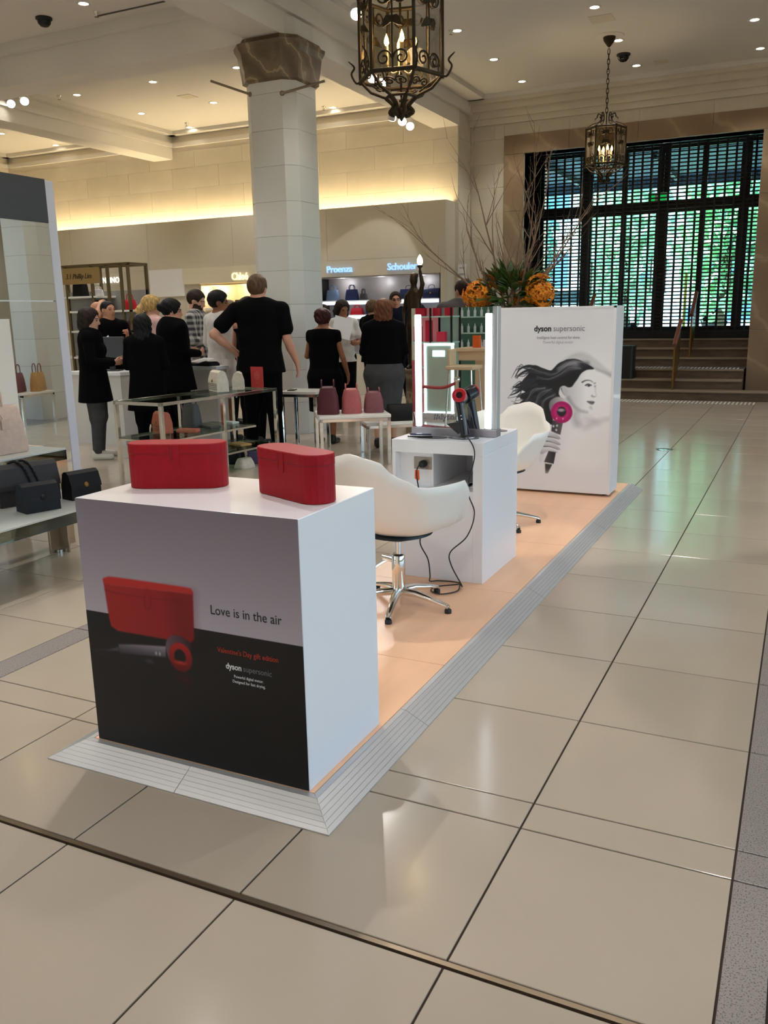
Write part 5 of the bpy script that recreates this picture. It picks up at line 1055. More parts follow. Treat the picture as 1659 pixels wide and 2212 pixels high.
def tote(lb, loc, rz, w, d, h, m, top=.82, handle=.12, group=None, zip_=False, tag_=False, name='handbag', strap=None):
    t = thing(name, lb, 'handbag', loc, rz, group); m = LT[m]; dk = LT['brown'] if m.name.endswith('tan') else m
    MB().loft([ringp(w*.97, d*.95, 0), ringp(w, d, .01), ringp(w*(1+top)/2, d*(.9+top)/2, h*.6), ringp(w*top, d*top*.75, h*.96), ringp(w*top*.97, d*top*.6, h)]).build('body', m, t)
    if handle:
        for sy in (-1, 1):
            y0 = sy*d*top*.3; hw = w*top*.24; MB().tube(bez([(-hw, y0, h*.9), (-hw, y0, h+handle*.5), (-hw*.6, y0, h+handle*.92), (0, y0, h+handle), (hw*.6, y0, h+handle*.92), (hw, y0, h+handle*.5), (hw, y0, h*.9)], 5), .007, 8).build('handle', dk, t)
    if zip_:
        MB().tube(bez([(w*.5, 0, .01), (w*(1+top)/4+.004, 0, h*.55), (w*top*.45, 0, h)], 6), .006, 6).build('zip', m_bronze, t); MB().box((w*.5-.002, -.02, .02), (w*.5+.006, .02, .07), c=.004).build('end_tab', m, t)
    if tag_: MB().tube([(w*.1, -d*.4, h*1.0), (w*.16, -d*.5, h*.74)], .004, 6).build('tag_cord', m, t); MB().box((w*.13, -d*.53, h*.52), (w*.24, -d*.5, h*.74), c=.003).build('luggage_tag', m, t)
    if strap: MB().tube(bez([(-w*.4, 0, h*.95), (-w*.3, 0, h+strap*.6), (0, 0, h+strap), (w*.3, 0, h+strap*.6), (w*.4, 0, h*.95)], 6), .005, 6).build('shoulder_strap', m, t)
    return t
def flapbag(lb, loc, rz, w, d, h, m, clasp='gold', group=None, chain=False, studs=False, name='handbag', handle=False):
    """front faces local -Y"""
    t = thing(name, lb, 'handbag', loc, rz, group); m = LT[m]
    prof = [(-d/2, 0), (-d/2*.96, h*.5), (-d*.28, h*.9), (-d*.1, h), (d*.12, h*.99), (d*.3, h*.9), (d/2*.96, h*.5), (d/2, 0)]
    MB().prism(bez_closed(prof), -w/2, w/2, 'YZ').build('body', m, t)
    fp = [(d*.32, h*.9), (d*.12, h*1.005), (-d*.12, h*1.015), (-d*.32, h*.92), (-d*.53, h*.52), (-d*.55, h*.4), (-d*.51, h*.4), (-d*.49, h*.5), (-d*.28, h*.88), (-d*.1, h*.98), (d*.1, h*.97), (d*.3, h*.88)]
    MB().prism(fp, -w*.51, w*.51, 'YZ').build('flap', m, t)
    if clasp: MB().lathe([(0, .008), (.014, .006), (.016, 0)], 14, (0, -d*.53, h*.52), M=Matrix.Rotation(R(75), 3, 'X')).build('clasp', {'gold': m_brass, 'silver': m_chrome, 'dark': m_black}[clasp], t)
    if chain:
        for q, x in enumerate((-.02, .025)):
            mb = MB(); P = bez([(x-.06, d*.1, h*1.02), (x-.03, -d*.1, h*1.07), (x, -d*.38, h*.92), (x+.03, -d*.62, h*.45)], 5)
            for i in range(len(P)-1): mb.sphere((P[i]+P[i+1])/2, .009, 8, 5)
            mb.tube(P, .005, 6); mb.build('chain', m_black, t)
    if studs:
        mb = MB()
        for i in range(9):
            for j in range(4): mb.sphere((-w*.42+w*.84*i/8, -d*.5-.002, h*(.12+.09*j)), .004, 6, 4)
        o = mb.build('studs', m_bronze, t); o['kind'] = 'stuff'
    if handle: MB().tube(bez([(-w*.2, 0, h), (-w*.16, 0, h+.05), (0, 0, h+.065), (w*.16, 0, h+.05), (w*.2, 0, h)], 5), .005, 6).build('handle', m, t)
    return t
def bez_closed(p): return p
def clutch(lb, loc, rz, w, d, h, m, name='clutch'):
    t = thing(name, lb, 'wallet', loc, rz); MB().loft([ringp(w*.96, d*.94, 0, .1), ringp(w, d, h*.4, .1), ringp(w*.95, d*.92, h, .1)]).build('body', LT[m], t); MB().tube([(-w*.48, -d*.47, h*.6), (w*.48, -d*.47, h*.6)], .003, 6).build('zip', m_bronze, t); return t
# ================================================================= display tables
m_tglass = glass('table_glass', (222, 236, 230), .55); m_wtop = mat('white_top', (226, 222, 214), .3)
def frame_table(lb, loc, rz, w, d, h, top='white', shelf=None, bar=.034, group=None, mids=False, low=None):
    t = thing('display_table', lb, 'table', loc, rz, group); b = bar/2
    xs = (-w/2+b, w/2-b); ys_ = [-d/2+b, d/2-b]+([0] if mids else [])
    lm = MB().box((-b, -b, 0), (b, b, h-.03), c=.002).mesh('leg'); lm.materials.append(m_chrome)
    for x in xs:
        for y in ys_: obj('leg', lm, None, t, (x, y, 0))
    mb = MB()
    for y in ys_[:2]: mb.box((-w/2, y-b, h-.03), (w/2, y+b, h), c=.002)
    for x in xs: mb.box((x-b, -d/2, h-.03), (x+b, d/2, h), c=.002)
    mb.build('top_frame', m_chrome, t)
    if top == 'white': MB().box((-w/2-.003, -d/2-.003, h), (w/2+.003, d/2+.003, h+.03), c=.003).build('table_top', m_wtop, t)
    else: MB().box((-w/2+bar, -d/2+bar, h-.012), (w/2-bar, d/2-bar, h-.001)).build('glass_top', m_tglass, t)
    for k, (z, y0, y1) in enumerate(shelf or []):
        MB().box((-w/2+.01, y0, z-.012), (w/2-.01, y1, z), c=.002).build('glass_shelf', m_tglass, t)
        mb = MB()
        for x in xs: mb.box((x-.008, y0, z-.03), (x+.008, y1, z-.012))
        for y in (y0, y1-.016): mb.box((-w/2, y, z-.03), (w/2, y+.016, z-.012))
        mb.build('shelf_rail', m_chrome, t)
    return t
GT = R(-5); gc = Vector((-5.14, 6.62, 0))
def ong(x, y, z): return tuple(gc+Matrix.Rotation(GT, 3, 'Z') @ Vector((x, y, z)))
frame_table('chrome framed glass display table with two shelves', gc, GT, .58, 1.62, .753, 'glass', [(.43, -.8, .45), (.21, -.1, .8)], mids=True)
flapbag('cream studded satchel on the glass table', ong(-.03, .3, .753), R(-35), .25, .12, .2, 'cream', 'gold', studs=True); flapbag('smaller cream studded bag beside the red card', ong(.0, .56, .753), R(-60), .18, .11, .17, 'cream', None, studs=True)
cd_ = thing('card_sign', 'red printed card standing at the table end', 'sign', ong(.08, .76, .753), R(-10)); MB().box((-.085, -.002, 0), (.085, .002, .21)).build('card', mat('card_red', (200, 60, 62), .5), cd_); MB().prism([(0, 0), (.06, 0), (0, .12)], -.02, .02, 'YZ').build('easel', m_white, cd_)
for i, (z, wd2) in enumerate(((.16, .012), (.145, .06), (.13, .08), (.115, .07), (.1, .08), (.085, .05), (.045, .012))): MB().box((-wd2/2, -.003, z), (wd2/2, -.002, z+.004)).build('print_line', mat('card_pale', (226, 130, 120), .5), cd_)
flapbag('coral studded bag on the middle glass shelf', ong(-.1, -.42, .432), R(-25), .2, .11, .19, 'coral', 'gold', studs=True); clutch('coral clutch lying beside the coral bag', ong(.1, -.3, .432), R(15), .2, .11, .03, 'coral')
tote('grey studded backpack at the back of the glass shelf', ong(-.13, .0, .432), R(-20), .22, .12, .22, 'studgrey', .8, .05); clutch('dark chain wallet on the middle glass shelf', ong(.08, .02, .432), R(-20), .22, .12, .025, 'studgrey'); clutch('white wallet at the shelf end', ong(.02, .36, .432), R(-10), .2, .1, .02, 'white')
clutch('tan flat wallet on the low glass shelf', ong(.1, .42, .212), R(-20), .22, .14, .02, 'tan'); clutch('brown wallet on the low glass shelf', ong(-.06, .2, .212), R(-10), .2, .12, .02, 'brown'); clutch('pink purse on the low glass shelf', ong(.12, .12, .212), R(10), .1, .07, .02, 'rose')
tote('violet pouch on the floor under the glass table', ong(.12, .62, 0), R(30), .2, .14, .12, 'violet', .7, 0); tote('cream pouch on the floor under the glass table', ong(.2, .35, 0), R(80), .2, .14, .1, 'cream', .7, 0); tote('dark soft bag under the far end of the glass table', ong(-.1, .52, 0), R(10), .26, .16, .2, 'navy', .75, 0)
B = R(35)
def onb(u, v_, z): return (-4.06+u*math.cos(B)-v_*math.sin(B), 7.64+u*math.sin(B)+v_*math.cos(B), z)
frame_table('low white topped table carrying three mauve totes', (-4.06, 7.64, 0), B, .7, .56, .47)
tote('dark wine tote, leftmost on the low white table', onb(-.235, 0, .5), B+R(84), .3, .225, .26, 'wine', .9, .07, 'totes on the low white table', True); tote('rose tote in the middle of the low white table', onb(.0, .0, .5), B+R(84), .27, .205, .235, 'rose', .92, .05, 'totes on the low white table', True); tote('mauve tote, rightmost on the low white table', onb(.225, .0, .5), B+R(84), .26, .2, .2, 'mauve', .92, .04, 'totes on the low white table', True)
frame_table('small high white table under the tall man hand', (-4.93, 8.27-.08, 0), R(8), .42, .4, .63); tag(MB().box((-.04, -.07, 0), (.04, .07, .008), c=.002).build('smartphone', m_blackp, None, (-5.05, 8.12, .66), .3), 'black phone lying on the small high table', 'phone')
frame_table('low white bench behind the shell chair', (-3.93, 8.3, 0), R(38), .62, .38, .32); tote('black duffel bag on the low white bench', (-3.82, 8.36, .35), R(35), .38, .2, .17, 'black', .9, 0)
# white counters
m_counter = mat('counter_white', (214, 210, 204), .4)
def counter(lb, lo, hi):
    t = thing('service_counter', lb, 'counter', ((lo[0]+hi[0])/2, (lo[1]+hi[1])/2, 0)); w2, d2 = (hi[0]-lo[0])/2, (hi[1]-lo[1])/2
    MB().box((-w2+.02, -d2+.02, 0), (w2-.02, d2-.02, hi[2]-.04)).build('body', m_counter, t); MB().box((-w2, -d2, hi[2]-.04), (w2, d2, hi[2]), c=.003).build('counter_top', m_white, t); return t
counter('white service counter below the sheer blouse woman', (-6.75, 8.02, 0), (-5.98, 8.26, .92)); counter('white service counter at the far left', (-8.0, 7.75, 0), (-7.15, 8.2, .86))
mo = thing('monitor', 'grey till monitor seen from behind at the far left', 'monitor', (-7.45, 7.95, .86), R(20)); MB().box((-.17, 0, .12), (.17, .03, .4), c=.006).build('screen_back', mat('monitor_grey', (62, 64, 68), .5), mo); MB().box((-.03, .0, .0), (.03, .03, .14)).build('neck', m_blackp, mo); MB().box((-.1, -.06, 0), (.1, .1, .012)).build('foot', m_blackp, mo)
flapbag('black leather folio on the service counter', (-6.2, 8.12, .92), R(-10), .3, .16, .05, 'black', None)
# bags in the niches
for k, (x, z, m_, kind, lb) in enumerate(((-8.13, 1.725, 'steel', 't', 'pale blue tote at the left of the upper niche shelf'), (-7.72, 1.725, 'blue', 't', 'dark blue tote on the upper niche shelf'), (-7.48, 1.725, 'grey', 't', 'small grey bag beside the dark blue tote'), (-7.62, 1.465, 'red', 't', 'red handbag on the lower niche shelf'), (-7.25, 1.465, 'blue', 'f', 'navy flap bag on the lower niche shelf'), (-6.55, 1.725, 'blue', 'f', 'navy flap bag left on the right upper niche shelf'), (-6.1, 1.725, 'blue', 'f', 'navy flap bag right on the right upper niche shelf'), (-6.45, 1.405, 'steel', 'f', 'blue flap bag on the right lower niche shelf'))):
    if kind == 't': tote(lb, (x, FY+.22, z), R(10), .26 if m_ != 'grey' else .14, .13, {'grey': .12, 'red': .12}.get(m_, .2), m_, .8, .05 if m_ == 'red' else .08, 'bags in the dark niche')
    else: flapbag(lb, (x, FY+.2, z), 0, .3, .12, .17, m_, 'gold', 'bags in the dark niche', handle=True)
for x, lb in ((-10.25, 'dark flap bag on the warm niche shelf, left one'), (-9.95, 'dark wine bag on the warm niche shelf, middle one'), (-10.7, 'black flap bag on the warm niche shelf at its left end')): flapbag(lb, (x, FY+.22, 1.65), 0, .2, .1, .15, 'black' if 'wine' not in lb else 'wine', 'gold', 'bags in the warm niche')
# ================================================================= brass shelving with the name board
bf = thing('brass_shelving', 'brass framed shelving with a gold name board on top', 'shelving', (-9.8, 10.3, 0))
for x in (-1.0, -.62, -.1, .22, .48, .62): MB().box((x-.02, -.02, 0), (x+.02, .02, 2.27), c=.002).build('post', m_dull, bf)
for y in (.4,): 
    for x in (-1.0, -.3, .62): MB().box((x-.02, y-.02, 0), (x+.02, y+.02, 2.27), c=.002).build('post', m_dull, bf)
for y in (0, .4): MB().box((-1.02, y-.02, 2.25), (.64, y+.02, 2.29), c=.002).build('top_rail', m_dull, bf)
for x in (-1.0, .62): MB().box((x-.02, 0, 2.25), (x+.02, .4, 2.29)).build('top_rail', m_dull, bf)
MB().box((-.75, -.05, 2.0), (.1, -.03, 2.24)).build('name_board', mat('gold_board', (168, 140, 92), .4, .5), bf); lettering('3.1 Phillip Lim', .11, (-.32, -.052, 2.08), mat('ink_brown', (60, 44, 28), .4), bf, depth=.003, shear=.3, wscale=.85)
for z, x0, x1 in ((1.82, -1.0, -.0), (1.6, -.6, .64), (1.3, -1.0, .64), (.9, -1.0, .64)): MB().box((x0, -.02, z-.03), (x1, .4, z), c=.002).build('shelf', m_wtop, bf)
MB().box((-1.0, .38, .3), (.64, .4, 1.9)).build('back_panel', mat('panel_grey', (150, 150, 146), .6), bf)
tote('black tote on the brass shelving, upper shelf', (-10.35, 10.5, 1.82), 0, .26, .14, .24, 'black', .85, .08); tote('white small bag on the brass shelving, upper shelf', (-9.98, 10.5, 1.82), 0, .16, .1, .1, 'white', .85, .04); flapbag('white card box on the brass shelving', (-9.85, 10.35, 1.82), 0, .12, .06, .1, 'white', None)
tote('red handbag on the brass shelving', (-9.32, 10.45, 1.6), R(10), .2, .12, .15, 'red', .75, .08); flapbag('black box bag on the brass shelving, lower shelf', (-9.9, 10.45, 1.6), 0, .24, .1, .16, 'black', 'gold'); tote('dark pink bag low on the brass shelving', (-9.3, 10.45, 1.3), R(5), .2, .12, .14, 'mauve', .75, .06)
# ================================================================= mirror unit and acrylic tables at the left
XM = -4.985
mu = thing('mirror_unit', 'white display unit with dark header and mirror front', 'display unit', (XM, 4.01, 0)); m_hdr = mat('header_grey', (58, 60, 66), .5); m_frm = mat('unit_frame', (206, 204, 214), .35)
MB().box((-.4, -1.2, .02), (-.012, .78, 2.42)).build('carcass', m_white, mu); MB().box((-.42, .8, 0), (.0, .88, 2.435), c=.003).build('upright', m_frm, mu); MB().box((-.42, .12, 0), (.006, .19, 2.12), c=.003).build('inner_upright', m_frm, mu)
MB().box((-.1, -1.2, 2.142), (.004, .8, 2.44), c=.002).build('header', m_hdr, mu)
MB().box((-.012, .19, 1.6), (-.004, .8, 2.14)).build('upper_mirror', m_mir, mu); MB().box((-.012, .2, .06), (-.006, .8, 1.592)).build('lower_mirror', m_mir, mu); MB().box((-.012, -1.2, .06), (-.006, .12, 2.14)).build('side_mirror', m_mir, mu)
m_acr = glass('acrylic', (216, 222, 210), .9)
def acr_table(lb, lo, hi, th=.02):
    t = thing('acrylic_table', lb, 'table', ((lo[0]+hi[0])/2, (lo[1]+hi[1])/2, 0)); w2, d2 = (hi[0]-lo[0])/2, (hi[1]-lo[1])/2; h = hi[2]
    MB().box((-w2, -d2, h-.012), (w2, d2, h), c=.001).build('glass_top', mat('frosted_top', (196, 200, 194), .12), t)
    MB().box((w2-.012, -d2, h-.075), (w2, d2, h-.012)).build('apron', m_acr, t); MB().box((-w2, d2-.012, h-.075), (w2, d2, h-.012)).build('apron', m_acr, t)
    for sx in (-1, 1):
        for sy in (-1, 1):
            l_ = MB().prism([(0, 0), (.09, 0), (.09, .012), (.012, .012), (.012, .09), (0, .09)], 0, h-.075, M=Matrix(((-sx, 0, 0), (0, -sy, 0), (0, 0, 1))), o=(sx*w2, sy*d2, 0)).build('leg', mat('leg_acrylic', (186, 170, 146), .08, .75), t); MB().lathe([(.022, 0), (.022, .02)], 12, (sx*(w2-.03), sy*(d2-.03), 0)).build('foot', m_chrome, l_)
    return t
acr_table('low clear table with black bags at the left edge', (-4.25, 2.55, 0), (-3.64, 3.92, .41)); acr_table('higher clear table carrying the blush tote', (-4.82, 2.9, 0), (-4.32, 4.12, .64))
flapbag('small black flap bag with round gold clasp', (-3.87, 3.78, .411), R(78), .2, .11, .165, 'black', 'gold'); flapbag('dark flap bag with dark ring clasp at the left', (-3.84, 3.42, .411), R(72), .2, .13, .16, 'navy', 'dark'); flapbag('grey chain bag behind the dark flap bag', (-4.08, 3.55, .411), R(72), .36, .14, .235, 'grey', None, chain=True); flapbag('black bag cut by the left picture edge', (-4.1, 3.14, .411), R(72), .25, .13, .24, 'black', None)
tote('blush leather tote on the clear table at the left edge', (-4.55, 3.7, .641), R(82), .52, .16, .3, 'blush', .86, .16, tag_=True)
# table reflected in the mirror unit, right of the picture edge
frame_table('white table with tan bags right of the aisle', (.5, 9.0, 0), R(0), 1.24, .6, .44); tote('mauve tote on the table right of the aisle', (.16, 8.88, .47), R(60), .4, .16, .27, 'mauve', .85, .12); tote('tan tote on the table right of the aisle', (.04, 9.16, .47), R(60), .36, .15, .27, 'tan', .85, .12); tote('tan shoulder bag at the end of the table right of the aisle', (.45, 9.1, .47), R(60), .3, .13, .22, 'tan', .9, 0, strap=.28)
# ================================================================= lanterns
m_iron = mat('aged_bronze', (58, 49, 36), .55, .7, noise=(12, .3)); m_bulb = mat('candle_bulb', (255, 214, 150), .4, emit=(255, 190, 110), es=30); m_lgl = glass('lantern_glass', (226, 222, 206), .6); m_candle = mat('candle_sleeve', (210, 190, 150), .5)
def scroll(c, r0, u, w_, turns=1.35, sgn=1, n=26, r=.006):
    c, u, w_ = Vector(c), Vector(u), Vector(w_); P = []
    for i in range(n):
        f = i/(n-1); a = 2*math.pi*turns*f; rr = r0*(1-.8*f); P.append(c+u*math.cos(a)*rr*sgn+w_*math.sin(a)*rr)
    return P, r
def leafm(mb, p, d, n, L, wd2):
    p, d, n = Vector(p), Vector(d).normalized(), Vector(n).normalized(); s_ = d.cross(n); th = n*.003
    o = [(0, 0, 0), (.3, .5, .008), (.6, .42, .004), (1, 0, -.018), (.6, -.42, .004), (.3, -.5, .008)]
    top = [p+d*a*L+s_*b*wd2+n*c for a, b, c in o]; mb.add([q+th for q in top]+[q-th for q in top], [(0, 1, 2, 3, 4, 5), (11, 10, 9, 8, 7, 6)]+[(i, (i+1) % 6, 6+(i+1) % 6, 6+i) for i in range(6)])
def lantern(x, y, tip, ztop, sc, lb, glow):
    """six sided lantern; z measured from the tip of the finial"""
    t = thing('lantern', lb, 'lantern', (x, y, tip)); k = sc; RB, RT, z0, z1 = .27*k, .27*k, .26*k, .74*k
    def hx(r_, a): return Vector((r_*math.cos(R(a)), r_*math.sin(R(a)), 0))
    for i in range(6):
        a0, a1 = 60*i+12, 60*i+72; A, B_ = hx(RB, a0), hx(RB, a1)
        MB().tube([A+Vector((0, 0, z0-.02)), A+Vector((0, 0, z1+.02))], .012*k, 8).build('corner_post', m_iron, t)
        for z in (z0, z1): MB().tube([A+Vector((0, 0, z)), B_+Vector((0, 0, z))], .014*k, 8).build('ring_bar', m_iron, t)
        mb = MB(); ins = .985; f = [A*ins+Vector((0, 0, z0)), B_*ins+Vector((0, 0, z0)), B_*ins+Vector((0, 0, z1)), A*ins+Vector((0, 0, z1))]; mb.add(f, [(0, 1, 2, 3)]); mb.build('glass_pane', m_lgl, t)
        mid = (A+B_)/2; u = (B_-A).normalized(); nrm = mid.normalized(); mb = MB()
        for sg in (-1, 1):
            P, r_ = scroll(mid+nrm*.006+u*sg*.055*k+Vector((0, 0, z0+.065*k)), .05*k, u*-sg, Vector((0, 0, 1))); mb.tube(P, .006*k, 6)
            P, r_ = scroll(mid+nrm*.006+u*sg*.055*k+Vector((0, 0, z1-.065*k)), .05*k, u*-sg, Vector((0, 0, -1))); mb.tube(P, .006*k, 6)
        mb.tube([mid+Vector((0, 0, z0)), mid+nrm*.008+Vector((0, 0, z0+.3*k)), mid+Vector((0, 0, z1))], .006*k, 6)
        for z, sz in ((z0+.3*k, .085), (z1-.06*k, .07)):
            for sg in (-1, 1): leafm(mb, mid+nrm*.01+Vector((0, 0, z)), u*sg*.8+Vector((0, 0, -.75)), nrm, sz*k, .05*k)
        mb.build('scrollwork', m_iron, t)
        # skirt below the ring
        lo = hx(.1*k, a0)+Vector((0, 0, .15*k)); lo2 = hx(.1*k, a1)+Vector((0, 0, .15*k)); mb = MB(); mb.tube([A+Vector((0, 0, z0)), hx(.2*k, a0)+Vector((0, 0, z0-.07*k)), lo], .01*k, 6); mb.tube([lo, lo2], .01*k, 6)
        c_ = (A+B_)/2*.68+Vector((0, 0, z0-.045*k)); wv = (lo-A-Vector((0, 0, z0))).normalized()
        for sg in (-1, 1): P, r_ = scroll(c_+u*sg*.04*k, .036*k, u*-sg, -wv); mb.tube(P, .006*k, 6)
        mb.tube(bez([lo, hx(.05*k, a0)+Vector((0, 0, .1*k)), hx(.075*k, a0)+Vector((0, 0, .06*k)), hx(.045*k, a0)+Vector((0, 0, .045*k))], 5), [.016*k]*16, 6); mb.build('lower_crown', m_iron, t)
        mb = MB(); P = bez([A+Vector((0, 0, z0)), hx(.3*k, a0)+Vector((0, 0, z0-.005)), hx(.33*k, a0)+Vector((0, 0, z0+.05*k)), hx(.31*k, a0)+Vector((0, 0, z0+.09*k)), hx(.35*k, a0)+Vector((0, 0, z0+.13*k))], 5); mb.tube(P, [.007*k]*(len(P)-4)+[.006*k, .005*k, .004*k, .002*k], 6); mb.build('thorn', m_iron, t)
        P = bez([A+Vector((0, 0, z1)), hx(.2*k, a0)+Vector((0, 0, z1+.06*k)), hx(.08*k, a0)+Vector((0, 0, z1+.1*k)), hx(.07*k, a0)+Vector((0, 0, z1+.17*k)), hx(.11*k, a0)+Vector((0, 0, z1+.2*k)), hx(.13*k, a0)+Vector((0, 0, z1+.15*k))], 5); mb = MB().tube(P, .009*k, 6); leafm(mb, P[-1], (math.cos(R(a0)), math.sin(R(a0)), -1), (math.cos(R(a0)), math.sin(R(a0)), .6), .06*k, .04*k); mb.build('upper_crown', m_iron, t)
    MB().lathe([(0, 0), (.012*k, .015*k), (.022*k, .04*k), (.01*k, .06*k), (.014*k, .075*k), (.007*k, .085*k)], 10).build('finial', m_iron, t); MB().tube([(0, 0, .08*k), (0, 0, .17*k)], .005*k, 6).build('finial_rod', m_iron, t)
    MB().tube([(0, 0, .15*k), (0, 0, z1+.22*k)], .008*k, 8).build('stem', m_iron, t)
    for i in range(4):
        a = 90*i+30; p = hx(.09*k, a); c_ = MB().tube(bez([(0, 0, z0+.06*k), p*.6+Vector((0, 0, z0+.03*k)), p+Vector((0, 0, z0+.08*k))], 5), .006*k, 6).tube([p+Vector((0, 0, z0+.08*k)), p+Vector((0, 0, z0+.19*k))], .011*k, 8).build('candle_arm', m_candle, t)
        MB().lathe([(.006*k, 0), (.016*k, .02*k), (.012*k, .045*k), (0, .075*k)], 10, p+Vector((0, 0, z0+.19*k))).build('bulb', m_bulb, c_)
    lamp('lantern_glow', 'POINT', (x, y, tip+z0+.24*k), glow, (1, .72, .42), size=.08)
    # chain and canopy
    zc_ = z1+.2*k; H_ = ztop-tip; n = int((H_-zc_-.12)/.062); lk = MB().tube([(.016*math.cos(a), 0, .042*math.sin(a)) for a in np.linspace(0, 2*math.pi, 13)[:-1]], .0055, 6, closed=True).mesh('chain_link'); lk.materials.append(m_iron)
    for i in range(n): o = obj('chain_link', lk, None, t, (0, 0, zc_+.04+.062*i), R(90*(i % 2)))
    MB().lathe([(.01, -.14), (.03, -.12), (.075, -.06), (.085, -.02), (.08, 0)], 16, (0, 0, H_)).build('canopy_cup', m_iron, t); MB().lathe([(.19, -.012), (.2, -.006), (.2, 0)], 28, (0, 0, H_)).build('ceiling_rose', m_ceil, t)
lantern(-2.75, 12.97, 3.18, HC, 1.0, 'bronze lantern hanging on a chain before the entrance', 14); lantern(-2.73, 6.02, 2.79, HC, 1.1, 'large bronze lantern cut by the top picture edge', 16)
# ================================================================= flower arrangement on a pedestal
fa = thing('flower_arrangement', 'tall arrangement of bare branches, orange blooms and leaves', 'flowers', (-2.98, 9.45, 0))
MB().prism(rrect(.42, .42, .01), 0, 1.0).build('pedestal', m_black, fa); MB().lathe([(.1, 1.0), (.14, 1.02), (.2, 1.2), (.22, 1.38), (.19, 1.42), (.0, 1.4)], 20).build('urn', m_blackp, fa)
m_twig = mat('twig', (134, 110, 90), .8, noise=(20, .2)); m_pet = mat('orange_petal', (240, 150, 34), .55, noise=(12, .25)); m_lfd = mat('magnolia_leaf', (66, 92, 40), .35, noise=(6, .35)); m_lfb = mat('bronze_leaf', (150, 92, 40), .45, noise=(6, .3))
rb = random.Random(11)
def branch(mb, p, d, L, r_, depth):
    pts = [Vector(p)]; d = Vector(d).normalized(); n = 5
    for i in range(n): d = (d+Vector((rb.uniform(-.1, .1), rb.uniform(-.1, .1), rb.uniform(-.02, .08)))).normalized(); pts.append(pts[-1]+d*L/n)
    mb.tube(pts, [r_*(1-.75*i/n) for i in range(n+1)], 5, caps=False)
    if depth:
        for i in range(1, n+1):
            for k in range(2 if depth > 1 else 1):
                if rb.random() < .85:
                    e = (d+Vector((rb.uniform(-.75, .75), rb.uniform(-.75, .75), rb.uniform(-.1, .5)))).normalized(); branch(mb, pts[i], e, L*rb.uniform(.25, .45), max(r_*.55*(1-.1*i), .0026), depth-1)
for tx, tz, L, ty in ((-.4, 1.55, 1.62, .0), (-1.05, .95, 1.35, .05), (-.62, 1.15, 1.0, -.2), (.28, 1.4, 1.35, .1), (.1, 1.2, 1.25, -.1), (.8, 1.1, 1.35, .0), (.62, 1.0, 1.15, .25), (.45, 1.25, 1.3, -.25), (-.2, 1.1, .9, .3)):
    mb = MB(); branch(mb, (tx*.12, ty*.2, 1.4), (tx, ty, tz), L*1.05, .016, 2); mb.build('branch', m_twig, fa)
def bloom(c, n, r_):
    for i in range(n):
        u = Vector((rb.gauss(0, 1), rb.gauss(0, 1), rb.gauss(0, 1))).normalized(); p = Vector(c)+Vector((u.x*r_, u.y*r_*.8, u.z*r_*1.05))*rb.uniform(.35, 1.05); mb = MB()
        for k in range(5):
            a = 2*math.pi*k/5; o = u.orthogonal().normalized(); q = u.cross(o); leafm(mb, p, u*.6+o*math.cos(a)+q*math.sin(a), u, .062, .036)
        mb.build('bloom', m_pet, fa)
bloom((-.35, -.14, 1.64), 105, .15); bloom((.34, -.12, 1.66), 112, .16); bloom((.0, .3, 1.6), 14, .12)
lfm = MB(); leafm(lfm, (0, 0, 0), (0, 1, 0), (0, 0, 1), .2, .085); lfm1 = lfm.mesh('leaf'); lfm1.materials.append(m_lfd); lfm = MB(); leafm(lfm, (0, 0, 0), (0, 1, 0), (0, 0, 1), .15, .055); lfm2 = lfm.mesh('leaf'); lfm2.materials.append(m_lfb)
for i in range(240):
    a = rb.uniform(0, 2*math.pi); el = rb.uniform(-.3, 1.25); d = Vector((math.cos(a)*math.cos(el), math.sin(a)*math.cos(el), math.sin(el))); q = d.to_track_quat('Y', 'Z'); o = obj('leaf', lfm2 if (rb.random() < .22 and el > .4) else lfm1, None, fa, Vector((0, 0, 1.56))+Vector((d.x*.36, d.y*.24, d.z*.32))*rb.uniform(.45, 1)); o.rotation_mode = 'QUATERNION'; o.rotation_quaternion = q @ Vector((0, 0, 1)).rotation_difference(Vector((rb.uniform(-.6, .6), rb.uniform(-.2, .2), 1)))
# ================================================================= bronze figure lamp
m_fig = mat('dark_bronze', (60, 46, 34), .4, .7, noise=(10, .3))
fl_ = thing('figure_lamp', 'dark bronze figure holding up a small torch lamp', 'lamp', (-4.05, 9.2, 0)); MB().lathe([(.17, 0), (.17, .05), (.12, .08), (.11, .75), (.15, .8), (.15, .84), (0, .84)], 8).build('pedestal', m_brown, fl_)
S = Solid(); S.ell((0, .0, 1.83), (.045, .055, .065), .02).cap((0, 0, 1.7), (0, 0, 1.8), .028, .028, .02).cap((0, 0, 1.66), (0, .01, 1.42), .075, .06, .05, (1.2, .8, 1)).cap((0, .01, 1.4), (0, 0, 1.3), .062, .085, .05).cap((.02, 0, 1.3), (.035, .02, 1.06), .06, .04, .03).cap((-.03, 0, 1.3), (-.05, .0, 1.06), .06, .04, .03).cap((.035, .02, 1.06), (.03, 0, .88), .038, .028, .02).cap((-.05, 0, 1.06), (-.04, -.02, .88), .038, .028, .02).cap((.03, 0, .86), (.04, -.08, .855), .03, .022, .02).cap((-.04, -.02, .86), (-.04, -.1, .855), .03, .022, .02)
S.cap((.08, 0, 1.66), (.12, -.03, 1.78), .03, .024, .02).cap((.12, -.03, 1.78), (.1, -.05, 1.92), .024, .018, .015).cap((-.085, 0, 1.65), (-.13, .02, 1.48), .03, .024, .02).cap((-.13, .02, 1.48), (-.1, -.05, 1.34), .024, .018, .015).ell((.0, .02, 1.88), (.05, .05, .03), .02); obj('figure', S.mesh('figure', .011), m_fig, fl_)
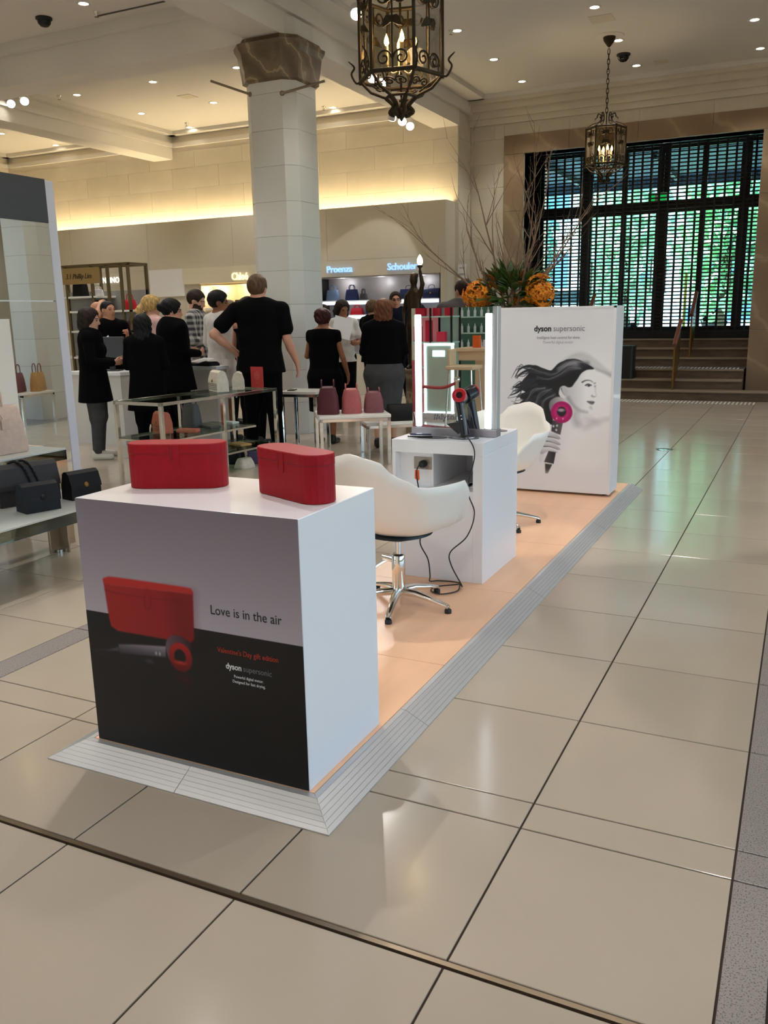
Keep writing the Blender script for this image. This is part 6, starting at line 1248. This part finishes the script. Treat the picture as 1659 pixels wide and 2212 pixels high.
MB().lathe([(.012, 1.86), (.012, 1.95), (.03, 1.965), (.032, 1.98), (.02, 1.985)], 12, (.1, -.05, 0)).build('torch', m_fig, fl_); MB().lathe([(.018, 1.985), (.033, 2.01), (.03, 2.05), (.012, 2.085), (0, 2.1)], 14, (.1, -.05, 0)).build('flame_shade', mat('torch_glow', (255, 240, 200), .4, emit=(255, 232, 170), es=7), fl_)
# ================================================================= cosmetics hall behind the viewer (seen in the vanity mirror)
m_pinkd = mat('pink_display', (230, 150, 150), .4, emit=(255, 150, 160), es=.15); m_redp = mat('red_pack', (214, 20, 60), .4); m_mint = mat('mint_panel', (196, 222, 210), .3)
sh_ = thing('cosmetics_shelf', 'mint cosmetics shelving with chrome rods', 'shelving', (-4.72, -3.05, 0), R(0))
for z in (.35, .7, 1.06, 1.42, 1.8): MB().box((-.45, -.18, z-.02), (.2, .18, z)).build('shelf', m_mint, sh_)
for x in (-.45, -.12, .2): MB().box((x-.012, -.18, 0), (x+.012, -.156, 2.0)).box((x-.012, .156, 0), (x+.012, .18, 2.0)).build('upright', m_black, sh_)
MB().box((-.45, -.2, 0), (-.12, -.19, 2.0)).build('back_panel', m_pinkd, sh_); MB().box((-.12, -.2, 0), (.2, -.19, 2.0)).build('back_panel', m_mint, sh_)
for i, (x, z, w2, h2) in enumerate(((-.35, 1.06, .1, .22), (-.18, 1.06, .08, .3), (.02, 1.06, .12, .14), (.13, 1.42, .1, .25), (-.3, 1.42, .14, .2), (-.05, 1.42, .1, .3))): tag(MB().box((-w2/2, -.05, 0), (w2/2, .05, h2), c=.004).build('gift_box', m_redp, None, (-4.72+x, -2.97, z)), ['red gift box at the far end of the lower cosmetics shelf', 'tall narrow red box in the middle of the lower cosmetics shelf', 'low wide red box on the lower cosmetics shelf', 'red box at the near end of the upper cosmetics shelf', 'wide red box at the far end of the upper cosmetics shelf', 'tall red box in the middle of the upper cosmetics shelf'][i], 'box', 'red boxes on the cosmetics shelf')
bt = thing('bar_table', 'high cream bar table in the cosmetics hall', 'table', (-3.85, -2.45, 0)); m_crm = mat('cream_wood', (226, 196, 160), .45)
MB().box((-.35, -.3, .96), (.55, .3, 1.0), c=.003).build('table_top', m_crm, bt); MB().box((-.3, -.26, .84), (.5, .26, .96)).build('apron', m_crm, bt); MB().box((-.08, -.22, 0), (.45, .22, .84)).build('pedestal', m_crm, bt)
for i, (x, y, w2, h2, c_) in enumerate(((-3.95, -2.35, .1, .16, 'tag_orange'), (-3.8, -2.4, .14, .1, 'white_laminate'), (-3.62, -2.35, .1, .2, 'mint_panel'))): tag(MB().box((-w2/2, -.03, 0), (w2/2, .03, h2), c=.003).build('product_box', MAT[c_], None, (x, y, 1.0)), ['small orange product box on the bar table', 'low white product box on the bar table', 'tall mint product box on the bar table'][i], 'box')
so = thing('bar_stool', 'cream bar stool in the cosmetics hall', 'stool', (-3.98, -1.95, 0)); MB().box((-.19, -.19, .74), (.19, .19, .79), c=.01).build('seat', m_crm, so); MB().box((-.19, -.11, .79), (-.15, .11, 1.0), c=.008).build('backrest', m_crm, so)
for sx in (-1, 1):
    for sy in (-1, 1): MB().tube([(.15*sx, .15*sy, .75), (.19*sx, .19*sy, 0)], .012).build('leg', m_chrome, so)
lb_ = thing('light_frame', 'tall sign with glowing white border in the cosmetics hall', 'sign', (-4.6, -2.6, 0)); m_lfr = mat('border_glow', (250, 255, 255), .5, emit=(235, 250, 255), es=3)
MB().box((-.2, -.03, .1), (.2, .0, 1.02)).build('panel', m_mint, lb_)
for lo, hi in (((-.22, -.02, .08), (-.19, .01, 1.05)), ((.19, -.02, .08), (.22, .01, 1.05)), ((-.22, -.02, 1.02), (.22, .01, 1.05)), ((-.22, -.02, .08), (.22, .01, .1))): MB().box(lo, hi).build('glow_border', m_lfr, lb_)
MB().box((-.25, -.06, 0), (.25, .03, .08)).build('base', m_white, lb_); MB().box((-.09, .001, .87), (.09, .006, .95)).build('header_plate', m_lfr, lb_)
ac = thing('tub_chair', 'red tub chair in the cosmetics hall', 'chair', (-4.85, -1.75, 0), R(0)); m_rv = mat('red_velvet', (176, 70, 72), .7); MB().lathe([(.3, .2), (.34, .3), (.34, .75), (.3, .85), (.25, .8), (.25, .45), (0, .43)], 24).build('tub', m_rv, ac)
for a in range(4): MB().tube([(.22*math.cos(R(90*a+45)), .22*math.sin(R(90*a+45)), .22), (.26*math.cos(R(90*a+45)), .26*math.sin(R(90*a+45)), 0)], .015).build('leg', m_chrome, ac)
tag(MB().box((-.7, -.5, 0), (.4, .5, .008)).build('floor_mat', m_rv, None, (-4.5, -2.0+.65, 0.001), R(20)), 'red mat on the floor of the cosmetics hall', 'mat')
po_ = thing('barrier_post', 'chrome barrier post in the cosmetics hall', 'post', (-3.85, -1.35, 0)); MB().lathe([(.13, 0), (.13, .02), (.03, .04), (.025, .05), (.025, .62), (.04, .64), (.04, .68), (0, .69)], 16).build('post', m_chrome, po_); MB().tube(bez([(0, 0, .62), (-.2, 0, .55), (-.55, .02, .57)], 6), .02, 8).build('rope', m_rv, po_)
bk = thing('bottle_rack', 'dark green rack of small bottles in the cosmetics hall', 'rack', (-4.75, -4.6, 0)); MB().box((-.55, -.15, 0), (.75, 0, 1.9)).build('back', mat('rack_green', (90, 134, 116), .5), bk)
for z in (.9, 1.15, 1.4): MB().box((-.55, 0, z-.02), (.75, .16, z)).build('shelf', m_mint, bk)
bme = MB().lathe([(.022, 0), (.022, .09), (.008, .11), (.008, .14), (0, .14)], 10).mesh('bottle'); bme.materials.append(m_white)
for r_ in range(3):
    for i in range(11): tag(obj('bottle', bme, None, None, (-5.2+.11*i, -4.52, (.9, 1.15, 1.4)[r_])), 'small white bottle on the green rack', 'bottle', 'bottles on the green rack')

fd = thing('floor_socket', 'small round metal cover set in the aisle floor', 'floor socket', (-1.26, 9.4, 0)); MB().lathe([(.09, 0), (.09, .003), (.07, .004), (0, .004)], 24).build('cover', m_chrome, fd); MB().box((-.05, -.012, .004), (.05, .012, .006)).build('lift_tab', m_bronze, fd)
nb = thing('wall_notice', 'pale notice panel beside the dark handbag niche', 'notice', (-5.60, 14.86, 1.55)); MB().box((-.08, 0, 0), (.08, .02, .75)).build('panel', m_white, nb)
for z, a in ((.68, .05), (.58, .06), (.56, .06), (.2, .04)): MB().box((-a, -.003, z), (a, 0, z+.012)).build('print_line', m_inkg, nb)
